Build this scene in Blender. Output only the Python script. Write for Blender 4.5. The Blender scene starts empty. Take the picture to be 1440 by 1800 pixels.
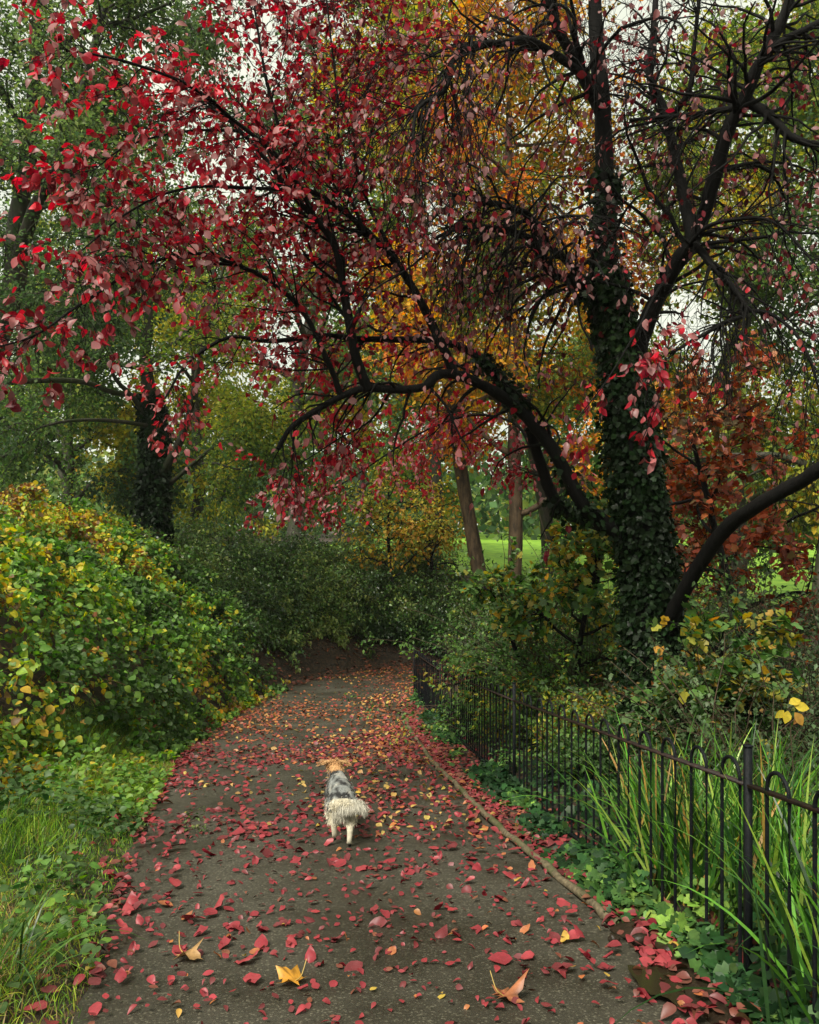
import bpy, math
import numpy as np
from mathutils import Vector

# ------------------------------------------------------------------ camera, sky, sun, exposure
SC = bpy.context.scene
COL = SC.collection
H0 = 935.0          # picture row of the horizon in the 1440x1800 photograph
EYE = 1.58
cam_d = bpy.data.cameras.new("camera")
cam = bpy.data.objects.new("camera", cam_d)
COL.objects.link(cam)
cam.location = (0, 0, EYE)
cam.rotation_euler = (math.radians(90), 0, 0)
cam_d.sensor_fit = 'HORIZONTAL'
cam_d.sensor_width = 36
cam_d.lens = 36
cam_d.shift_y = (H0 - 900) / 1440
cam_d.clip_start = 0.05
cam_d.clip_end = 2000
SC.camera = cam

SUN_EL, SUN_AZ = math.radians(52), math.radians(215)     # azimuth clockwise from +Y: behind the camera, to the left
w = bpy.data.worlds.new("World")
SC.world = w
w.use_nodes = True
nt = w.node_tree
for n in list(nt.nodes): nt.nodes.remove(n)
o_ = nt.nodes.new('ShaderNodeOutputWorld'); bg = nt.nodes.new('ShaderNodeBackground')
sky = nt.nodes.new('ShaderNodeTexSky'); sky.sky_type = 'NISHITA'; sky.sun_disc = False
sky.sun_elevation = SUN_EL; sky.sun_rotation = SUN_AZ
mixc = nt.nodes.new('ShaderNodeMix'); mixc.data_type = 'RGBA'; mixc.inputs[0].default_value = 0.86
tc = nt.nodes.new('ShaderNodeTexCoord'); no = nt.nodes.new('ShaderNodeTexNoise')
no.inputs['Scale'].default_value = 2.2; no.inputs['Detail'].default_value = 5
rp = nt.nodes.new('ShaderNodeValToRGB')
rp.color_ramp.elements[0].position = .3; rp.color_ramp.elements[0].color = (7.4, 7.8, 6.5, 1)
rp.color_ramp.elements[1].position = .7; rp.color_ramp.elements[1].color = (10.0, 10.1, 8.1, 1)
nt.links.new(tc.outputs['Generated'], no.inputs['Vector']); nt.links.new(no.outputs['Fac'], rp.inputs[0])
nt.links.new(sky.outputs[0], mixc.inputs[6]); nt.links.new(rp.outputs[0], mixc.inputs[7])
nt.links.new(mixc.outputs[2], bg.inputs[0]); bg.inputs[1].default_value = 0.075
nt.links.new(bg.outputs[0], o_.inputs[0])

sd = bpy.data.lights.new("sun", 'SUN'); sun = bpy.data.objects.new("sun", sd); COL.objects.link(sun)
sd.energy = 4.2; sd.angle = math.radians(22); sd.color = (1, .95, .84)
sdir = Vector((math.sin(SUN_AZ) * math.cos(SUN_EL), math.cos(SUN_AZ) * math.cos(SUN_EL), math.sin(SUN_EL)))
sun.rotation_euler = sdir.to_track_quat('Z', 'Y').to_euler()
sun.location = sdir * 60
SC.view_settings.view_transform = 'Standard'
SC.view_settings.look = 'None'
SC.view_settings.exposure = 0.68
SC.view_settings.gamma = 1
SC.render.engine = 'CYCLES'
SC.cycles.max_bounces = 5
SC.cycles.diffuse_bounces = 3
SC.cycles.glossy_bounces = 2
SC.cycles.transmission_bounces = 3
SC.cycles.use_adaptive_sampling = True

R0 = np.random.default_rng(7)

# ------------------------------------------------------------------ helpers
def P(px, py, d):
    return np.array([(px - 720) / 1440 * d, d, EYE - (py - H0) / 1440 * d])

def nrm(v):
    return v / np.maximum(np.linalg.norm(v, axis=-1, keepdims=True), 1e-9)

def noise(p, s, seed=0):
    r = np.random.default_rng(1000 + seed)
    out = np.zeros(p.shape[:-1])
    for k in range(7):
        f = nrm(r.normal(size=3)) * s * (0.6 + 0.35 * k)
        out += np.sin(p @ f + r.uniform(0, 6.28)) / (1 + .45 * k)
    return out / 2.6                      # about -1..1

def tag(o, label=None, cat=None, group=None, kind=None):
    if label: o["label"] = label
    if cat: o["category"] = cat
    if group: o["group"] = group
    if kind: o["kind"] = kind
    return o

def empty(name, loc, label, cat, group=None):
    o = bpy.data.objects.new(name, None); COL.objects.link(o)
    o.location = [float(c) for c in loc]; o.empty_display_size = .2
    return tag(o, label, cat, group)

def build(name, parts, mat, parent=None, smooth=False, me_only=False):
    """parts: list of (V, F, C) with F (n,3) or (n,4), C (nv,3) or None; vertices in world coordinates"""
    V = []; loops = []; sizes = []; C = []; off = 0
    for (v, f, c) in parts:
        if len(v) == 0: continue
        V.append(v)
        loops.append((np.asarray(f) + off).ravel()); sizes.append(np.full(len(f), np.asarray(f).shape[1]))
        C.append(np.ones((len(v), 3)) * .5 if c is None else c)
        off += len(v)
    V = np.concatenate(V).astype(np.float32); loops = np.concatenate(loops).astype(np.int32)
    sizes = np.concatenate(sizes).astype(np.int32); C = np.concatenate(C)
    if parent is not None:
        V = V - np.array(parent_loc(parent), dtype=np.float32)
    me = bpy.data.meshes.new(name)
    me.vertices.add(len(V)); me.vertices.foreach_set('co', V.ravel())
    me.loops.add(len(loops)); me.loops.foreach_set('vertex_index', loops)
    me.polygons.add(len(sizes))
    starts = np.concatenate([[0], np.cumsum(sizes)[:-1]]).astype(np.int32)
    me.polygons.foreach_set('loop_start', starts); me.polygons.foreach_set('loop_total', sizes)
    if smooth: me.polygons.foreach_set('use_smooth', np.ones(len(sizes), dtype=bool))
    a = me.attributes.new('Col', 'FLOAT_COLOR', 'POINT')
    cc = np.ones((len(V), 4), dtype=np.float32); cc[:, :3] = np.clip(C, 0, 1); a.data.foreach_set('color', cc.ravel())
    me.materials.append(mat)
    me.update(calc_edges=True)
    if me_only: return me
    o = bpy.data.objects.new(name, me); COL.objects.link(o)
    if parent is not None: o.parent = parent
    return o

def parent_loc(p):
    l = np.zeros(3)
    while p is not None:
        l = l + np.array(p.location); p = p.parent
    return l

def box(c, h, R=None):
    c = np.array(c, float); h = np.array(h, float)
    s = np.array([[x, y, z] for x in (-1, 1) for y in (-1, 1) for z in (-1, 1)], float) * h
    if R is not None: s = s @ np.array(R, float).T
    F = np.array([[0, 1, 3, 2], [4, 6, 7, 5], [0, 4, 5, 1], [2, 3, 7, 6], [0, 2, 6, 4], [1, 5, 7, 3]])
    return (s + c, F, None)

def catmull(pts, K):
    pts = np.asarray(pts, float)
    p = np.vstack([2 * pts[0] - pts[1], pts, 2 * pts[-1] - pts[-2]])
    n = len(pts) - 1
    t = np.linspace(0, n - 1e-6, K); i = t.astype(int); u = (t - i)[:, None]
    a, b, c, d = p[i], p[i + 1], p[i + 2], p[i + 3]
    return .5 * (2 * b + (c - a) * u + (2 * a - 5 * b + 4 * c - d) * u ** 2 + (3 * b - a - 3 * c + d) * u ** 3)

def tubes(pts, rad, sides=5, col=None, rng=R0, lump=0.0):
    pts = np.asarray(pts, float); rad = np.asarray(rad, float)
    if pts.ndim == 2: pts = pts[None]; rad = rad[None]
    B, K, _ = pts.shape
    t = nrm(np.gradient(pts, axis=1))
    m = nrm(t.mean(axis=1))
    ref = np.where(np.abs(m[:, 2:3]) > .8, np.array([[1., 0, 0]]), np.array([[0, 0, 1.]]))
    ref = nrm(ref - m * (ref * m).sum(-1, keepdims=True))
    n1 = nrm(np.cross(t, ref[:, None, :])); n2 = np.cross(t, n1)
    a = np.arange(sides) / sides * 2 * np.pi
    rr = rad[:, :, None, None] * np.ones((1, 1, sides, 1))
    if lump: rr = rr * (1 + lump * rng.normal(size=(B, K, sides, 1)))
    V = pts[:, :, None, :] + rr * (np.cos(a)[None, None, :, None] * n1[:, :, None, :] + np.sin(a)[None, None, :, None] * n2[:, :, None, :])
    idx = np.arange(B * K * sides).reshape(B, K, sides)
    nx = np.roll(idx, -1, axis=2)
    F = np.stack([idx[:, :-1], nx[:, :-1], nx[:, 1:], idx[:, 1:]], axis=-1).reshape(-1, 4)
    V = V.reshape(-1, 3)
    if col is None: C = None
    else:
        col = np.asarray(col, float)
        if col.ndim == 1: C = np.tile(col, (len(V), 1))
        else: C = np.repeat(col, K * sides, axis=0)
    return (V, F, C)

def grow(p0, d0, L, K, trop=(0, 0, 0), wig=.25, rng=R0):
    p0 = np.asarray(p0, float); B = len(p0); L = np.broadcast_to(np.asarray(L, float), (B,))
    d = nrm(np.asarray(d0, float)); pts = np.zeros((B, K, 3)); pts[:, 0] = p0
    st = (L / (K - 1))[:, None]; tr = np.asarray(trop, float) / (K - 1)
    for k in range(1, K):
        d = nrm(d + tr + wig * rng.normal(size=(B, 3)) / math.sqrt(K))
        pts[:, k] = pts[:, k - 1] + d * st
    return pts

def sample(pts, n, t0=.2, t1=1., rng=R0, w_len=True):
    B, K, _ = pts.shape
    L = np.linalg.norm(np.diff(pts, axis=1), axis=-1).sum(1)
    pr = L / L.sum() if w_len else np.ones(B) / B
    i = rng.choice(B, n, p=pr); t = rng.uniform(t0, t1, n) * (K - 1)
    k = np.minimum(t.astype(int), K - 2); u = (t - k)[:, None]
    return i, pts[i, k] * (1 - u) + pts[i, k + 1] * u, nrm(pts[i, k + 1] - pts[i, k]), t / (K - 1)

def side_dirs(tan, ang, rng=R0, up=0.):
    r = rng.normal(size=tan.shape); s = nrm(r - tan * (r * tan).sum(-1, keepdims=True))
    a = np.broadcast_to(np.asarray(ang, float), (len(tan),))[:, None]
    d = np.cos(a) * tan + np.sin(a) * s
    d[:, 2] += up
    return nrm(d)

# leaf templates: (u, v, w) and triangles
def _tmpA(w=(0, .17, .33, .34, .18, 0), us=(0, .14, .35, .6, .83, 1)):
    v = [(0, 0, 0)]
    for u, h in zip(us[1:-1], w[1:-1]): v += [(u, -h, .22 * h), (u, 0, 0), (u, h, .22 * h)]
    v.append((1, 0, 0)); f = [(0, 2, 1), (0, 3, 2)]
    for k in range(3):
        b = 1 + 3 * k
        f += [(b, b + 1, b + 4), (b, b + 4, b + 3), (b + 1, b + 2, b + 5), (b + 1, b + 5, b + 4)]
    b = 10; f += [(b, b + 1, 13), (b + 1, b + 2, 13)]
    v = np.array(v, float); v[:, 2] -= .22 * v[:, 0] ** 2
    return v, np.array(f)
TA = _tmpA()
TB = (np.array([(0, 0, 0), (.42, -.4, .1), (.42, .4, .1), (1, 0, -.15), (.5, 0, 0)], float), np.array([(0, 4, 1), (1, 4, 3), (0, 2, 4), (4, 2, 3)]))
TC = (np.array([(0, 0, 0), (.45, -.38, .09), (1, 0, -.08), (.45, .38, .09)], float), np.array([(0, 2, 1), (0, 3, 2)]))
_iv = [(0, 0), (-.05, .28), (.18, .55), (.38, .30), (.62, .42), (1, 0), (.62, -.42), (.38, -.30), (.18, -.55), (-.05, -.28)]
TI = (np.array([(.3, 0, .0)] + [(a, b, -.1 * abs(b)) for a, b in _iv], float), np.array([(0, i + 1, (i + 1) % 10 + 1) for i in range(10)]))
_mp = []
for _a, _l in [(180, .12), (150, .45), (135, .3), (105, .75), (88, .5), (70, .62), (55, .95), (40, .6), (30, .55), (18, .75), (8, .85), (0, 1.1)]:
    _mp.append((_l * math.cos(math.radians(_a)), _l * math.sin(math.radians(_a))))
_mp = _mp + [(a, -b) for a, b in _mp[-2:0:-1]]
TM = (np.array([(0, 0, 0)] + [(a, b, 0.0) for a, b in _mp], float), np.array([(0, (i + 1) % len(_mp) + 1, i + 1) for i in range(len(_mp))]))

def leaves(T, pos, d, n, L, W, col, zf=None, rng=R0):
    v, f = T; N = len(pos); k = len(v)
    d = nrm(d); s = nrm(np.cross(n, d)); n = np.cross(d, s)
    L = np.broadcast_to(np.asarray(L, float), (N,)); W = np.broadcast_to(np.asarray(W, float), (N,))
    z = np.ones(N) if zf is None else zf
    V = pos[:, None] + (L[:, None, None]) * (v[None, :, 0, None] * d[:, None] + v[None, :, 1, None] * W[:, None, None] * s[:, None] + v[None, :, 2, None] * z[:, None, None] * n[:, None])
    F = (f[None] + (np.arange(N) * k)[:, None, None]).reshape(-1, 3)
    C = np.repeat(col, k, axis=0)
    return (V.reshape(-1, 3), F, C)

def pick(pal, sel, rng=R0, jit=.18, soft=.25):
    """pal: list of (rgb, weight); sel 0..1 clump value chooses the colour, softened per leaf"""
    w_ = np.array([p[1] for p in pal], float); cw = np.cumsum(w_) / w_.sum()
    r = np.argsort(np.argsort(sel + soft * rng.normal(size=len(sel)))) / max(len(sel), 1)
    i = np.minimum(np.searchsorted(cw, r), len(pal) - 1)
    c = np.array([p[0] for p in pal], float)[i]
    c = c * (1 + jit * rng.normal(size=(len(sel), 1))) * (1 + .07 * rng.normal(size=(len(sel), 3)))
    return np.clip(c, .002, 1)

def blades(pos, d, L, W, K, col, droop=.8, rng=R0):
    """ribbons that taper to a point and droop"""
    N = len(pos); L = np.broadcast_to(np.asarray(L, float), (N,)); dr = np.broadcast_to(np.asarray(droop, float), (N,))
    dd = nrm(d); pts = np.zeros((N, K, 3)); pts[:, 0] = pos; st = (L / (K - 1))[:, None]
    cur = dd.copy()
    for k in range(1, K):
        pts[:, k] = pts[:, k - 1] + cur * st
        cur = cur.copy(); cur[:, 2] -= dr * (k / K) * 2.4 / K; cur = nrm(cur)
    side = rng.normal(size=(N, 3)); side[:, 2] = 0
    hz = dd.copy(); hz[:, 2] = 0
    side = nrm(np.cross(hz + 1e-4, np.array([0, 0, 1.])) + .5 * side)
    t = np.linspace(0, 1, K); wd = np.minimum(1, .55 + 1.2 * t) * (1 - t ** 2.2)
    wd = wd[None, :, None] * np.broadcast_to(np.asarray(W, float), (N,))[:, None, None] * .5
    A = pts - side[:, None] * wd; Bv = pts + side[:, None] * wd
    V = np.stack([A, Bv], axis=2).reshape(-1, 3)
    idx = np.arange(N * K * 2).reshape(N, K, 2)
    F = np.stack([idx[:, :-1, 0], idx[:, :-1, 1], idx[:, 1:, 1], idx[:, 1:, 0]], -1).reshape(-1, 4)
    return (V, F, np.repeat(col, K * 2, axis=0))

# ------------------------------------------------------------------ materials
def new_mat(name):
    m = bpy.data.materials.new(name); m.use_nodes = True
    for n in list(m.node_tree.nodes): m.node_tree.nodes.remove(n)
    return m, m.node_tree.nodes, m.node_tree.links

def leaf_mat(name, rough=.5, trans=.3, back=None, spec=.4, satb=1.0):
    m, N, Lk = new_mat(name)
    out = N.new('ShaderNodeOutputMaterial'); at = N.new('ShaderNodeAttribute'); at.attribute_name = 'Col'
    pr = N.new('ShaderNodeBsdfPrincipled'); pr.inputs['Roughness'].default_value = rough
    pr.inputs['Specular IOR Level'].default_value = spec
    c = at.outputs['Color']
    no = N.new('ShaderNodeTexNoise'); no.inputs['Scale'].default_value = 45; no.inputs['Detail'].default_value = 3
    geo = N.new('ShaderNodeNewGeometry'); Lk.new(geo.outputs['Position'], no.inputs['Vector'])
    mr = N.new('ShaderNodeMapRange'); mr.inputs['From Min'].default_value = .3; mr.inputs['From Max'].default_value = .7
    mr.inputs['To Min'].default_value = .75; mr.inputs['To Max'].default_value = 1.2; Lk.new(no.outputs['Fac'], mr.inputs['Value'])
    vm = N.new('ShaderNodeVectorMath'); vm.operation = 'SCALE'; Lk.new(c, vm.inputs[0]); Lk.new(mr.outputs[0], vm.inputs['Scale'])
    c = vm.outputs[0]
    if back is not None:                       # a leaf's underside is paler than its face
        mx = N.new('ShaderNodeMix'); mx.data_type = 'RGBA'
        mu = N.new('ShaderNodeMath'); mu.operation = 'MULTIPLY'; mu.inputs[1].default_value = back[3]
        Lk.new(geo.outputs['Backfacing'], mu.inputs[0]); Lk.new(mu.outputs[0], mx.inputs[0])
        Lk.new(c, mx.inputs[6]); mx.inputs[7].default_value = (*back[:3], 1); c = mx.outputs[2]
    Lk.new(c, pr.inputs['Base Color'])
    tr = N.new('ShaderNodeBsdfTranslucent')
    hs = N.new('ShaderNodeHueSaturation'); hs.inputs['Saturation'].default_value = 1.1; hs.inputs['Value'].default_value = 1.5
    Lk.new(vm.outputs[0], hs.inputs['Color']); Lk.new(hs.outputs[0], tr.inputs['Color'])
    ms = N.new('ShaderNodeMixShader'); ms.inputs[0].default_value = trans
    Lk.new(pr.outputs[0], ms.inputs[1]); Lk.new(tr.outputs[0], ms.inputs[2]); Lk.new(ms.outputs[0], out.inputs[0])
    return m

def bark_mat(name, c1, c2, rough=.75, scale=14, bump=.6, stretch=.25, moss=None, spec=.25):
    m, N, Lk = new_mat(name)
    out = N.new('ShaderNodeOutputMaterial'); pr = N.new('ShaderNodeBsdfPrincipled'); pr.inputs['Roughness'].default_value = rough; pr.inputs['Specular IOR Level'].default_value = spec
    tc = N.new('ShaderNodeNewGeometry'); mp = N.new('ShaderNodeMapping'); mp.inputs['Scale'].default_value = (1, 1, stretch)
    Lk.new(tc.outputs['Position'], mp.inputs[0])
    no = N.new('ShaderNodeTexNoise'); no.inputs['Scale'].default_value = scale; no.inputs['Detail'].default_value = 6; no.inputs['Roughness'].default_value = .7
    Lk.new(mp.outputs[0], no.inputs['Vector'])
    r = N.new('ShaderNodeValToRGB'); r.color_ramp.elements[0].position = .35; r.color_ramp.elements[1].position = .7
    r.color_ramp.elements[0].color = (*c1, 1); r.color_ramp.elements[1].color = (*c2, 1)
    Lk.new(no.outputs['Fac'], r.inputs[0]); col = r.outputs[0]
    if moss:
        n2 = N.new('ShaderNodeTexNoise'); n2.inputs['Scale'].default_value = 3; n2.inputs['Detail'].default_value = 4; Lk.new(tc.outputs['Position'], n2.inputs['Vector'])
        r2 = N.new('ShaderNodeValToRGB'); r2.color_ramp.elements[0].position = .48; r2.color_ramp.elements[1].position = .62
        Lk.new(n2.outputs['Fac'], r2.inputs[0])
        mx = N.new('ShaderNodeMix'); mx.data_type = 'RGBA'; Lk.new(r2.outputs[0], mx.inputs[0]); Lk.new(col, mx.inputs[6]); mx.inputs[7].default_value = (*moss, 1); col = mx.outputs[2]
    Lk.new(col, pr.inputs['Base Color'])
    bp = N.new('ShaderNodeBump'); bp.inputs['Strength'].default_value = bump; bp.inputs['Distance'].default_value = .02
    Lk.new(no.outputs['Fac'], bp.inputs['Height']); Lk.new(bp.outputs[0], pr.inputs['Normal'])
    Lk.new(pr.outputs[0], out.inputs[0])
    return m

M_red = leaf_mat('red_leaf', .42, .34, back=(.32, .18, .17, .72), spec=.3)
M_leaf = leaf_mat('green_leaf', .45, .36, back=(.11, .16, .06, .35), spec=.25)
M_far = leaf_mat('far_leaf', .6, .45, spec=.2)
M_gloss = leaf_mat('ivy_leaf', .42, .12, spec=.13)
M_blade = leaf_mat('blade', .38, .35, spec=.45)
M_fallen = leaf_mat('fallen_leaf', .45, .06, back=(.20, .05, .05, .4), spec=.3)
M_bark = bark_mat('wet_dark_bark', (.003, .003, .003), (.010, .009, .008), .7, 18, spec=.10, bump=1.)
M_barkg = bark_mat('grey_bark', (.02, .02, .014), (.07, .06, .045), .7, 10, moss=(.03, .04, .015))
M_barkb = bark_mat('brown_bark', (.02, .014, .008), (.12, .08, .045), .75, 9)
M_stem = bark_mat('stem', (.03, .02, .012), (.08, .055, .03), .7, 30)
M_rail = bark_mat('black_iron', (.004, .005, .006), (.010, .011, .013), .5, 40, .3, 1, spec=.1)
M_rust = bark_mat('rusty_iron', (.006, .005, .005), (.035, .016, .010), .5, 25, .3, 1)
M_rustleaf = leaf_mat('rust_leaf', .5, .3, spec=.25)
M_fur = leaf_mat('fur', .75, .1, spec=.2)

def ground_mat():
    m, N, Lk = new_mat('leaf_litter_soil')
    out = N.new('ShaderNodeOutputMaterial'); pr = N.new('ShaderNodeBsdfPrincipled'); pr.inputs['Roughness'].default_value = .75
    g = N.new('ShaderNodeNewGeometry')
    v = N.new('ShaderNodeTexVoronoi'); v.inputs['Scale'].default_value = 22; Lk.new(g.outputs['Position'], v.inputs['Vector'])
    no = N.new('ShaderNodeTexNoise'); no.inputs['Scale'].default_value = 9; no.inputs['Detail'].default_value = 8; no.inputs['Roughness'].default_value = .75; Lk.new(g.outputs['Position'], no.inputs['Vector'])
    hs = N.new('ShaderNodeValToRGB')
    for i, (p, c) in enumerate([(0., (.012, .009, .006)), (.45, (.03, .019, .011)), (.75, (.065, .035, .018)), (1., (.09, .05, .028))]):
        e = hs.color_ramp.elements[i] if i < 2 else hs.color_ramp.elements.new(p)
        e.position = p; e.color = (*c, 1)
    sp = N.new('ShaderNodeSeparateColor'); Lk.new(v.outputs['Color'], sp.inputs[0])
    ad = N.new('ShaderNodeMath'); ad.operation = 'MULTIPLY'; Lk.new(sp.outputs[0], ad.inputs[0]); Lk.new(no.outputs['Fac'], ad.inputs[1])
    a2 = N.new('ShaderNodeMath'); a2.operation = 'MULTIPLY'; a2.inputs[1].default_value = 1.7; Lk.new(ad.outputs[0], a2.inputs[0])
    Lk.new(a2.outputs[0], hs.inputs[0]); Lk.new(hs.outputs[0], pr.inputs['Base Color'])
    bp = N.new('ShaderNodeBump'); bp.inputs['Strength'].default_value = .9; bp.inputs['Distance'].default_value = .04; Lk.new(ad.outputs[0], bp.inputs['Height']); Lk.new(bp.outputs[0], pr.inputs['Normal'])
    Lk.new(pr.outputs[0], out.inputs[0]); return m
M_ground = ground_mat()

def asphalt_mat():
    m, N, Lk = new_mat('damp_asphalt')
    out = N.new('ShaderNodeOutputMaterial'); pr = N.new('ShaderNodeBsdfPrincipled')
    g = N.new('ShaderNodeNewGeometry')
    v = N.new('ShaderNodeTexVoronoi'); v.inputs['Scale'].default_value = 120; Lk.new(g.outputs['Position'], v.inputs['Vector'])
    sp = N.new('ShaderNodeSeparateColor'); Lk.new(v.outputs['Color'], sp.inputs[0])
    r = N.new('ShaderNodeValToRGB'); r.color_ramp.elements[0].position = 0; r.color_ramp.elements[0].color = (.030, .027, .018, 1)
    r.color_ramp.elements[1].position = 1; r.color_ramp.elements[1].color = (.085, .077, .05, 1)
    e = r.color_ramp.elements.new(.86); e.color = (.05, .045, .03, 1)
    e = r.color_ramp.elements.new(.96); e.color = (.13, .12, .085, 1)
    Lk.new(sp.outputs[0], r.inputs[0])
    n1 = N.new('ShaderNodeTexNoise'); n1.inputs['Scale'].default_value = 1.3; n1.inputs['Detail'].default_value = 6; n1.inputs['Roughness'].default_value = .62; Lk.new(g.outputs['Position'], n1.inputs['Vector'])
    mr = N.new('ShaderNodeMapRange'); mr.inputs['From Min'].default_value = .32; mr.inputs['From Max'].default_value = .68; mr.inputs['To Min'].default_value = .5; mr.inputs['To Max'].default_value = 1.08; Lk.new(n1.outputs['Fac'], mr.inputs[0])
    vm = N.new('ShaderNodeVectorMath'); vm.operation = 'SCALE'; Lk.new(r.outputs[0], vm.inputs[0]); Lk.new(mr.outputs[0], vm.inputs['Scale'])
    Lk.new(vm.outputs[0], pr.inputs['Base Color'])
    m2 = N.new('ShaderNodeMapRange'); m2.inputs['From Min'].default_value = .35; m2.inputs['From Max'].default_value = .65; m2.inputs['To Min'].default_value = .42; m2.inputs['To Max'].default_value = .72; Lk.new(n1.outputs['Fac'], m2.inputs[0]); Lk.new(m2.outputs[0], pr.inputs['Roughness'])
    n3 = N.new('ShaderNodeTexNoise'); n3.inputs['Scale'].default_value = 160; n3.inputs['Detail'].default_value = 3; Lk.new(g.outputs['Position'], n3.inputs['Vector'])
    bp = N.new('ShaderNodeBump'); bp.inputs['Strength'].default_value = .55; bp.inputs['Distance'].default_value = .006; Lk.new(n3.outputs['Fac'], bp.inputs['Height'])
    b2 = N.new('ShaderNodeBump'); b2.inputs['Strength'].default_value = .5; b2.inputs['Distance'].default_value = .03; Lk.new(n1.outputs['Fac'], b2.inputs['Height']); Lk.new(bp.outputs[0], b2.inputs['Normal'])
    Lk.new(b2.outputs[0], pr.inputs['Normal']); Lk.new(pr.outputs[0], out.inputs[0]); return m
M_asph = asphalt_mat()

def plain_mat(name, c, rough=.6, c2=None, scale=8):
    c2 = c2 or tuple(x * .6 for x in c)
    return bark_mat(name, c2, c, rough, scale, .3, 1)
M_lawn = plain_mat('lawn_grass', (.24, .40, .03), .85, (.10, .22, .02), 1.2)
M_kerb = bark_mat('mossy_edging', (.06, .05, .03), (.19, .15, .09), .7, 30, .6, 1, moss=(.06, .07, .025))
M_white = plain_mat('pale_paint', (.6, .6, .55), .5, (.5, .5, .45))
M_mud = plain_mat('wet_mud', (.03, .02, .012), .35, (.012, .009, .006), 30)
m_, N_, L_ = new_mat('puddle_water')
_o = N_.new('ShaderNodeOutputMaterial'); _p = N_.new('ShaderNodeBsdfPrincipled'); _p.inputs['Base Color'].default_value = (.022, .016, .009, 1); _p.inputs['Roughness'].default_value = .16; L_.new(_p.outputs[0], _o.inputs[0])
M_water = m_

# ------------------------------------------------------------------ terrain
LP = np.array([(-.9, -40), (-.9, -9), (-.9, -6), (-.93, -3), (-1.0, 0), (-1.15, 2), (-1.33, 3.35), (-1.7, 4.7), (-2.05, 6.15), (-2.5, 8.4), (-2.85, 10.3), (-3.22, 13), (-3.3, 15), (-3.1, 17.5), (-2.3, 21), (-.6, 23.3), (1.6, 24.8), (5, 26.3), (10, 27.5), (16, 28.6), (22, 29.7), (40, 33)], float)
RP = np.array([(1.9, -40), (1.9, -9), (1.85, -6), (1.75, -3), (1.6, 0), (1.35, 2), (1.2, 3.35), (1.04, 4.55), (.62, 6.9), (.22, 10), (-.03, 13), (-.2, 15.2), (-.05, 17), (.5, 18.9), (2, 21), (5, 22.8), (10, 24), (16, 25.1), (22, 26.2), (40, 29.5)], float)

def sdist(x, y, L):
    """signed distance to a polyline, positive on its left-hand side"""
    p = np.stack([x, y], -1); best = np.full(x.shape, 1e9); sg = np.ones(x.shape)
    for a, b in zip(L[:-1], L[1:]):
        ab = b - a; t = np.clip(((p - a) @ ab) / (ab @ ab), 0, 1)
        q = p - (a + t[..., None] * ab); d = np.hypot(q[..., 0], q[..., 1])
        cr = ab[0] * (p[..., 1] - a[1]) - ab[1] * (p[..., 0] - a[0])
        m = d < best - 1e-9; best = np.where(m, d, best); sg = np.where(m, np.sign(cr), sg)
    return best * sg

def ss(a, b, x):
    t = np.clip((x - a) / (b - a), 0, 1); return t * t * (3 - 2 * t)

def zpath(y):
    zo = np.interp(y, [-40, 12, 15, 18, 21, 24, 30, 36], [0, 0, .07, .2, .37, .58, 1.02, 1.5])
    z = zo - .1215 * y
    return np.where(y > 30, np.interp(y, [30, 36, 45, 62, 100, 400], [1.02 - 3.645, -2.3, -1.2, .3, .9, 3]), np.where(y < -6, .73 + (-6 - y) * .02, z))

def FOOT(y):
    return np.interp(y, [2, 5, 7, 8.5, 10, 12, 14, 18, 21, 24], [3.0, 1.9, 1.3, .85, .4, .15, .1, .15, .4, .6])

def ground(x, y):
    x = np.asarray(x, float); y = np.asarray(y, float)
    s = sdist(x, y, LP); z = zpath(y)
    t = np.maximum(0, s - FOOT(y))
    plat = np.interp(x, [-14, -7, -4, -1, 3, 6], [1.3, 1.2, .8, .6, -.6, -1.6])
    plat = plat + ss(30, 60, y) * (.6 - plat) * .7
    D = np.maximum(plat - z, .05)
    z = z + D * np.tanh(t * np.interp(y, [10, 16, 20], [.95, .95, .72]) / D) + .16 * np.clip(s, 0, 1.2) * ss(0, .3, s)
    s2 = -sdist(x, y, RP)
    z = z + .05 * ss(0, .5, s2) + .12 * noise(np.stack([x, y, 0 * x], -1), .7, 3) * ss(.8, 3, np.maximum(s, s2))
    return z

def gz(x, y): return float(ground(np.array([x]), np.array([y]))[0])

def grid_sheet(xs, ys, zfun):
    X, Y = np.meshgrid(xs, ys); Z = zfun(X, Y)
    V = np.stack([X, Y, Z], -1).reshape(-1, 3); idx = np.arange(len(V)).reshape(X.shape)
    F = np.stack([idx[:-1, :-1], idx[:-1, 1:], idx[1:, 1:], idx[1:, :-1]], -1).reshape(-1, 4)
    return (V, F, None)

def ground_under(x, y):
    s = np.maximum(sdist(x, y, LP), -sdist(x, y, RP))      # negative on the path
    return ground(x, y) - .05 * ss(.12, -.15, s)
xs = np.concatenate([[-180, -120, -90, -60, -40, -30, -24, -20], np.arange(-17, -9, .5), np.arange(-9, 6, .15), np.arange(6, 16, .5), [18, 22, 28, 36, 50, 80, 120, 180]])
ys = np.concatenate([[-45, -40, -30, -20, -12, -6, -3], np.arange(-1, 30, .15), np.arange(30, 50, .6), np.arange(50, 100, 3), [110, 140, 180, 240]])
o = build('ground', [grid_sheet(xs, ys, ground_under)], M_ground, smooth=True); tag(o, 'dark soil and leaf litter ground under the bank and shrubs', 'ground', kind='structure')

def edge_curves(K=260):
    a = catmull(np.c_[LP[1:-1], np.zeros(len(LP) - 2)], K)[:, :2]; b = catmull(np.c_[RP[1:-1], np.zeros(len(RP) - 2)], K)[:, :2]
    return a, b
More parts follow.
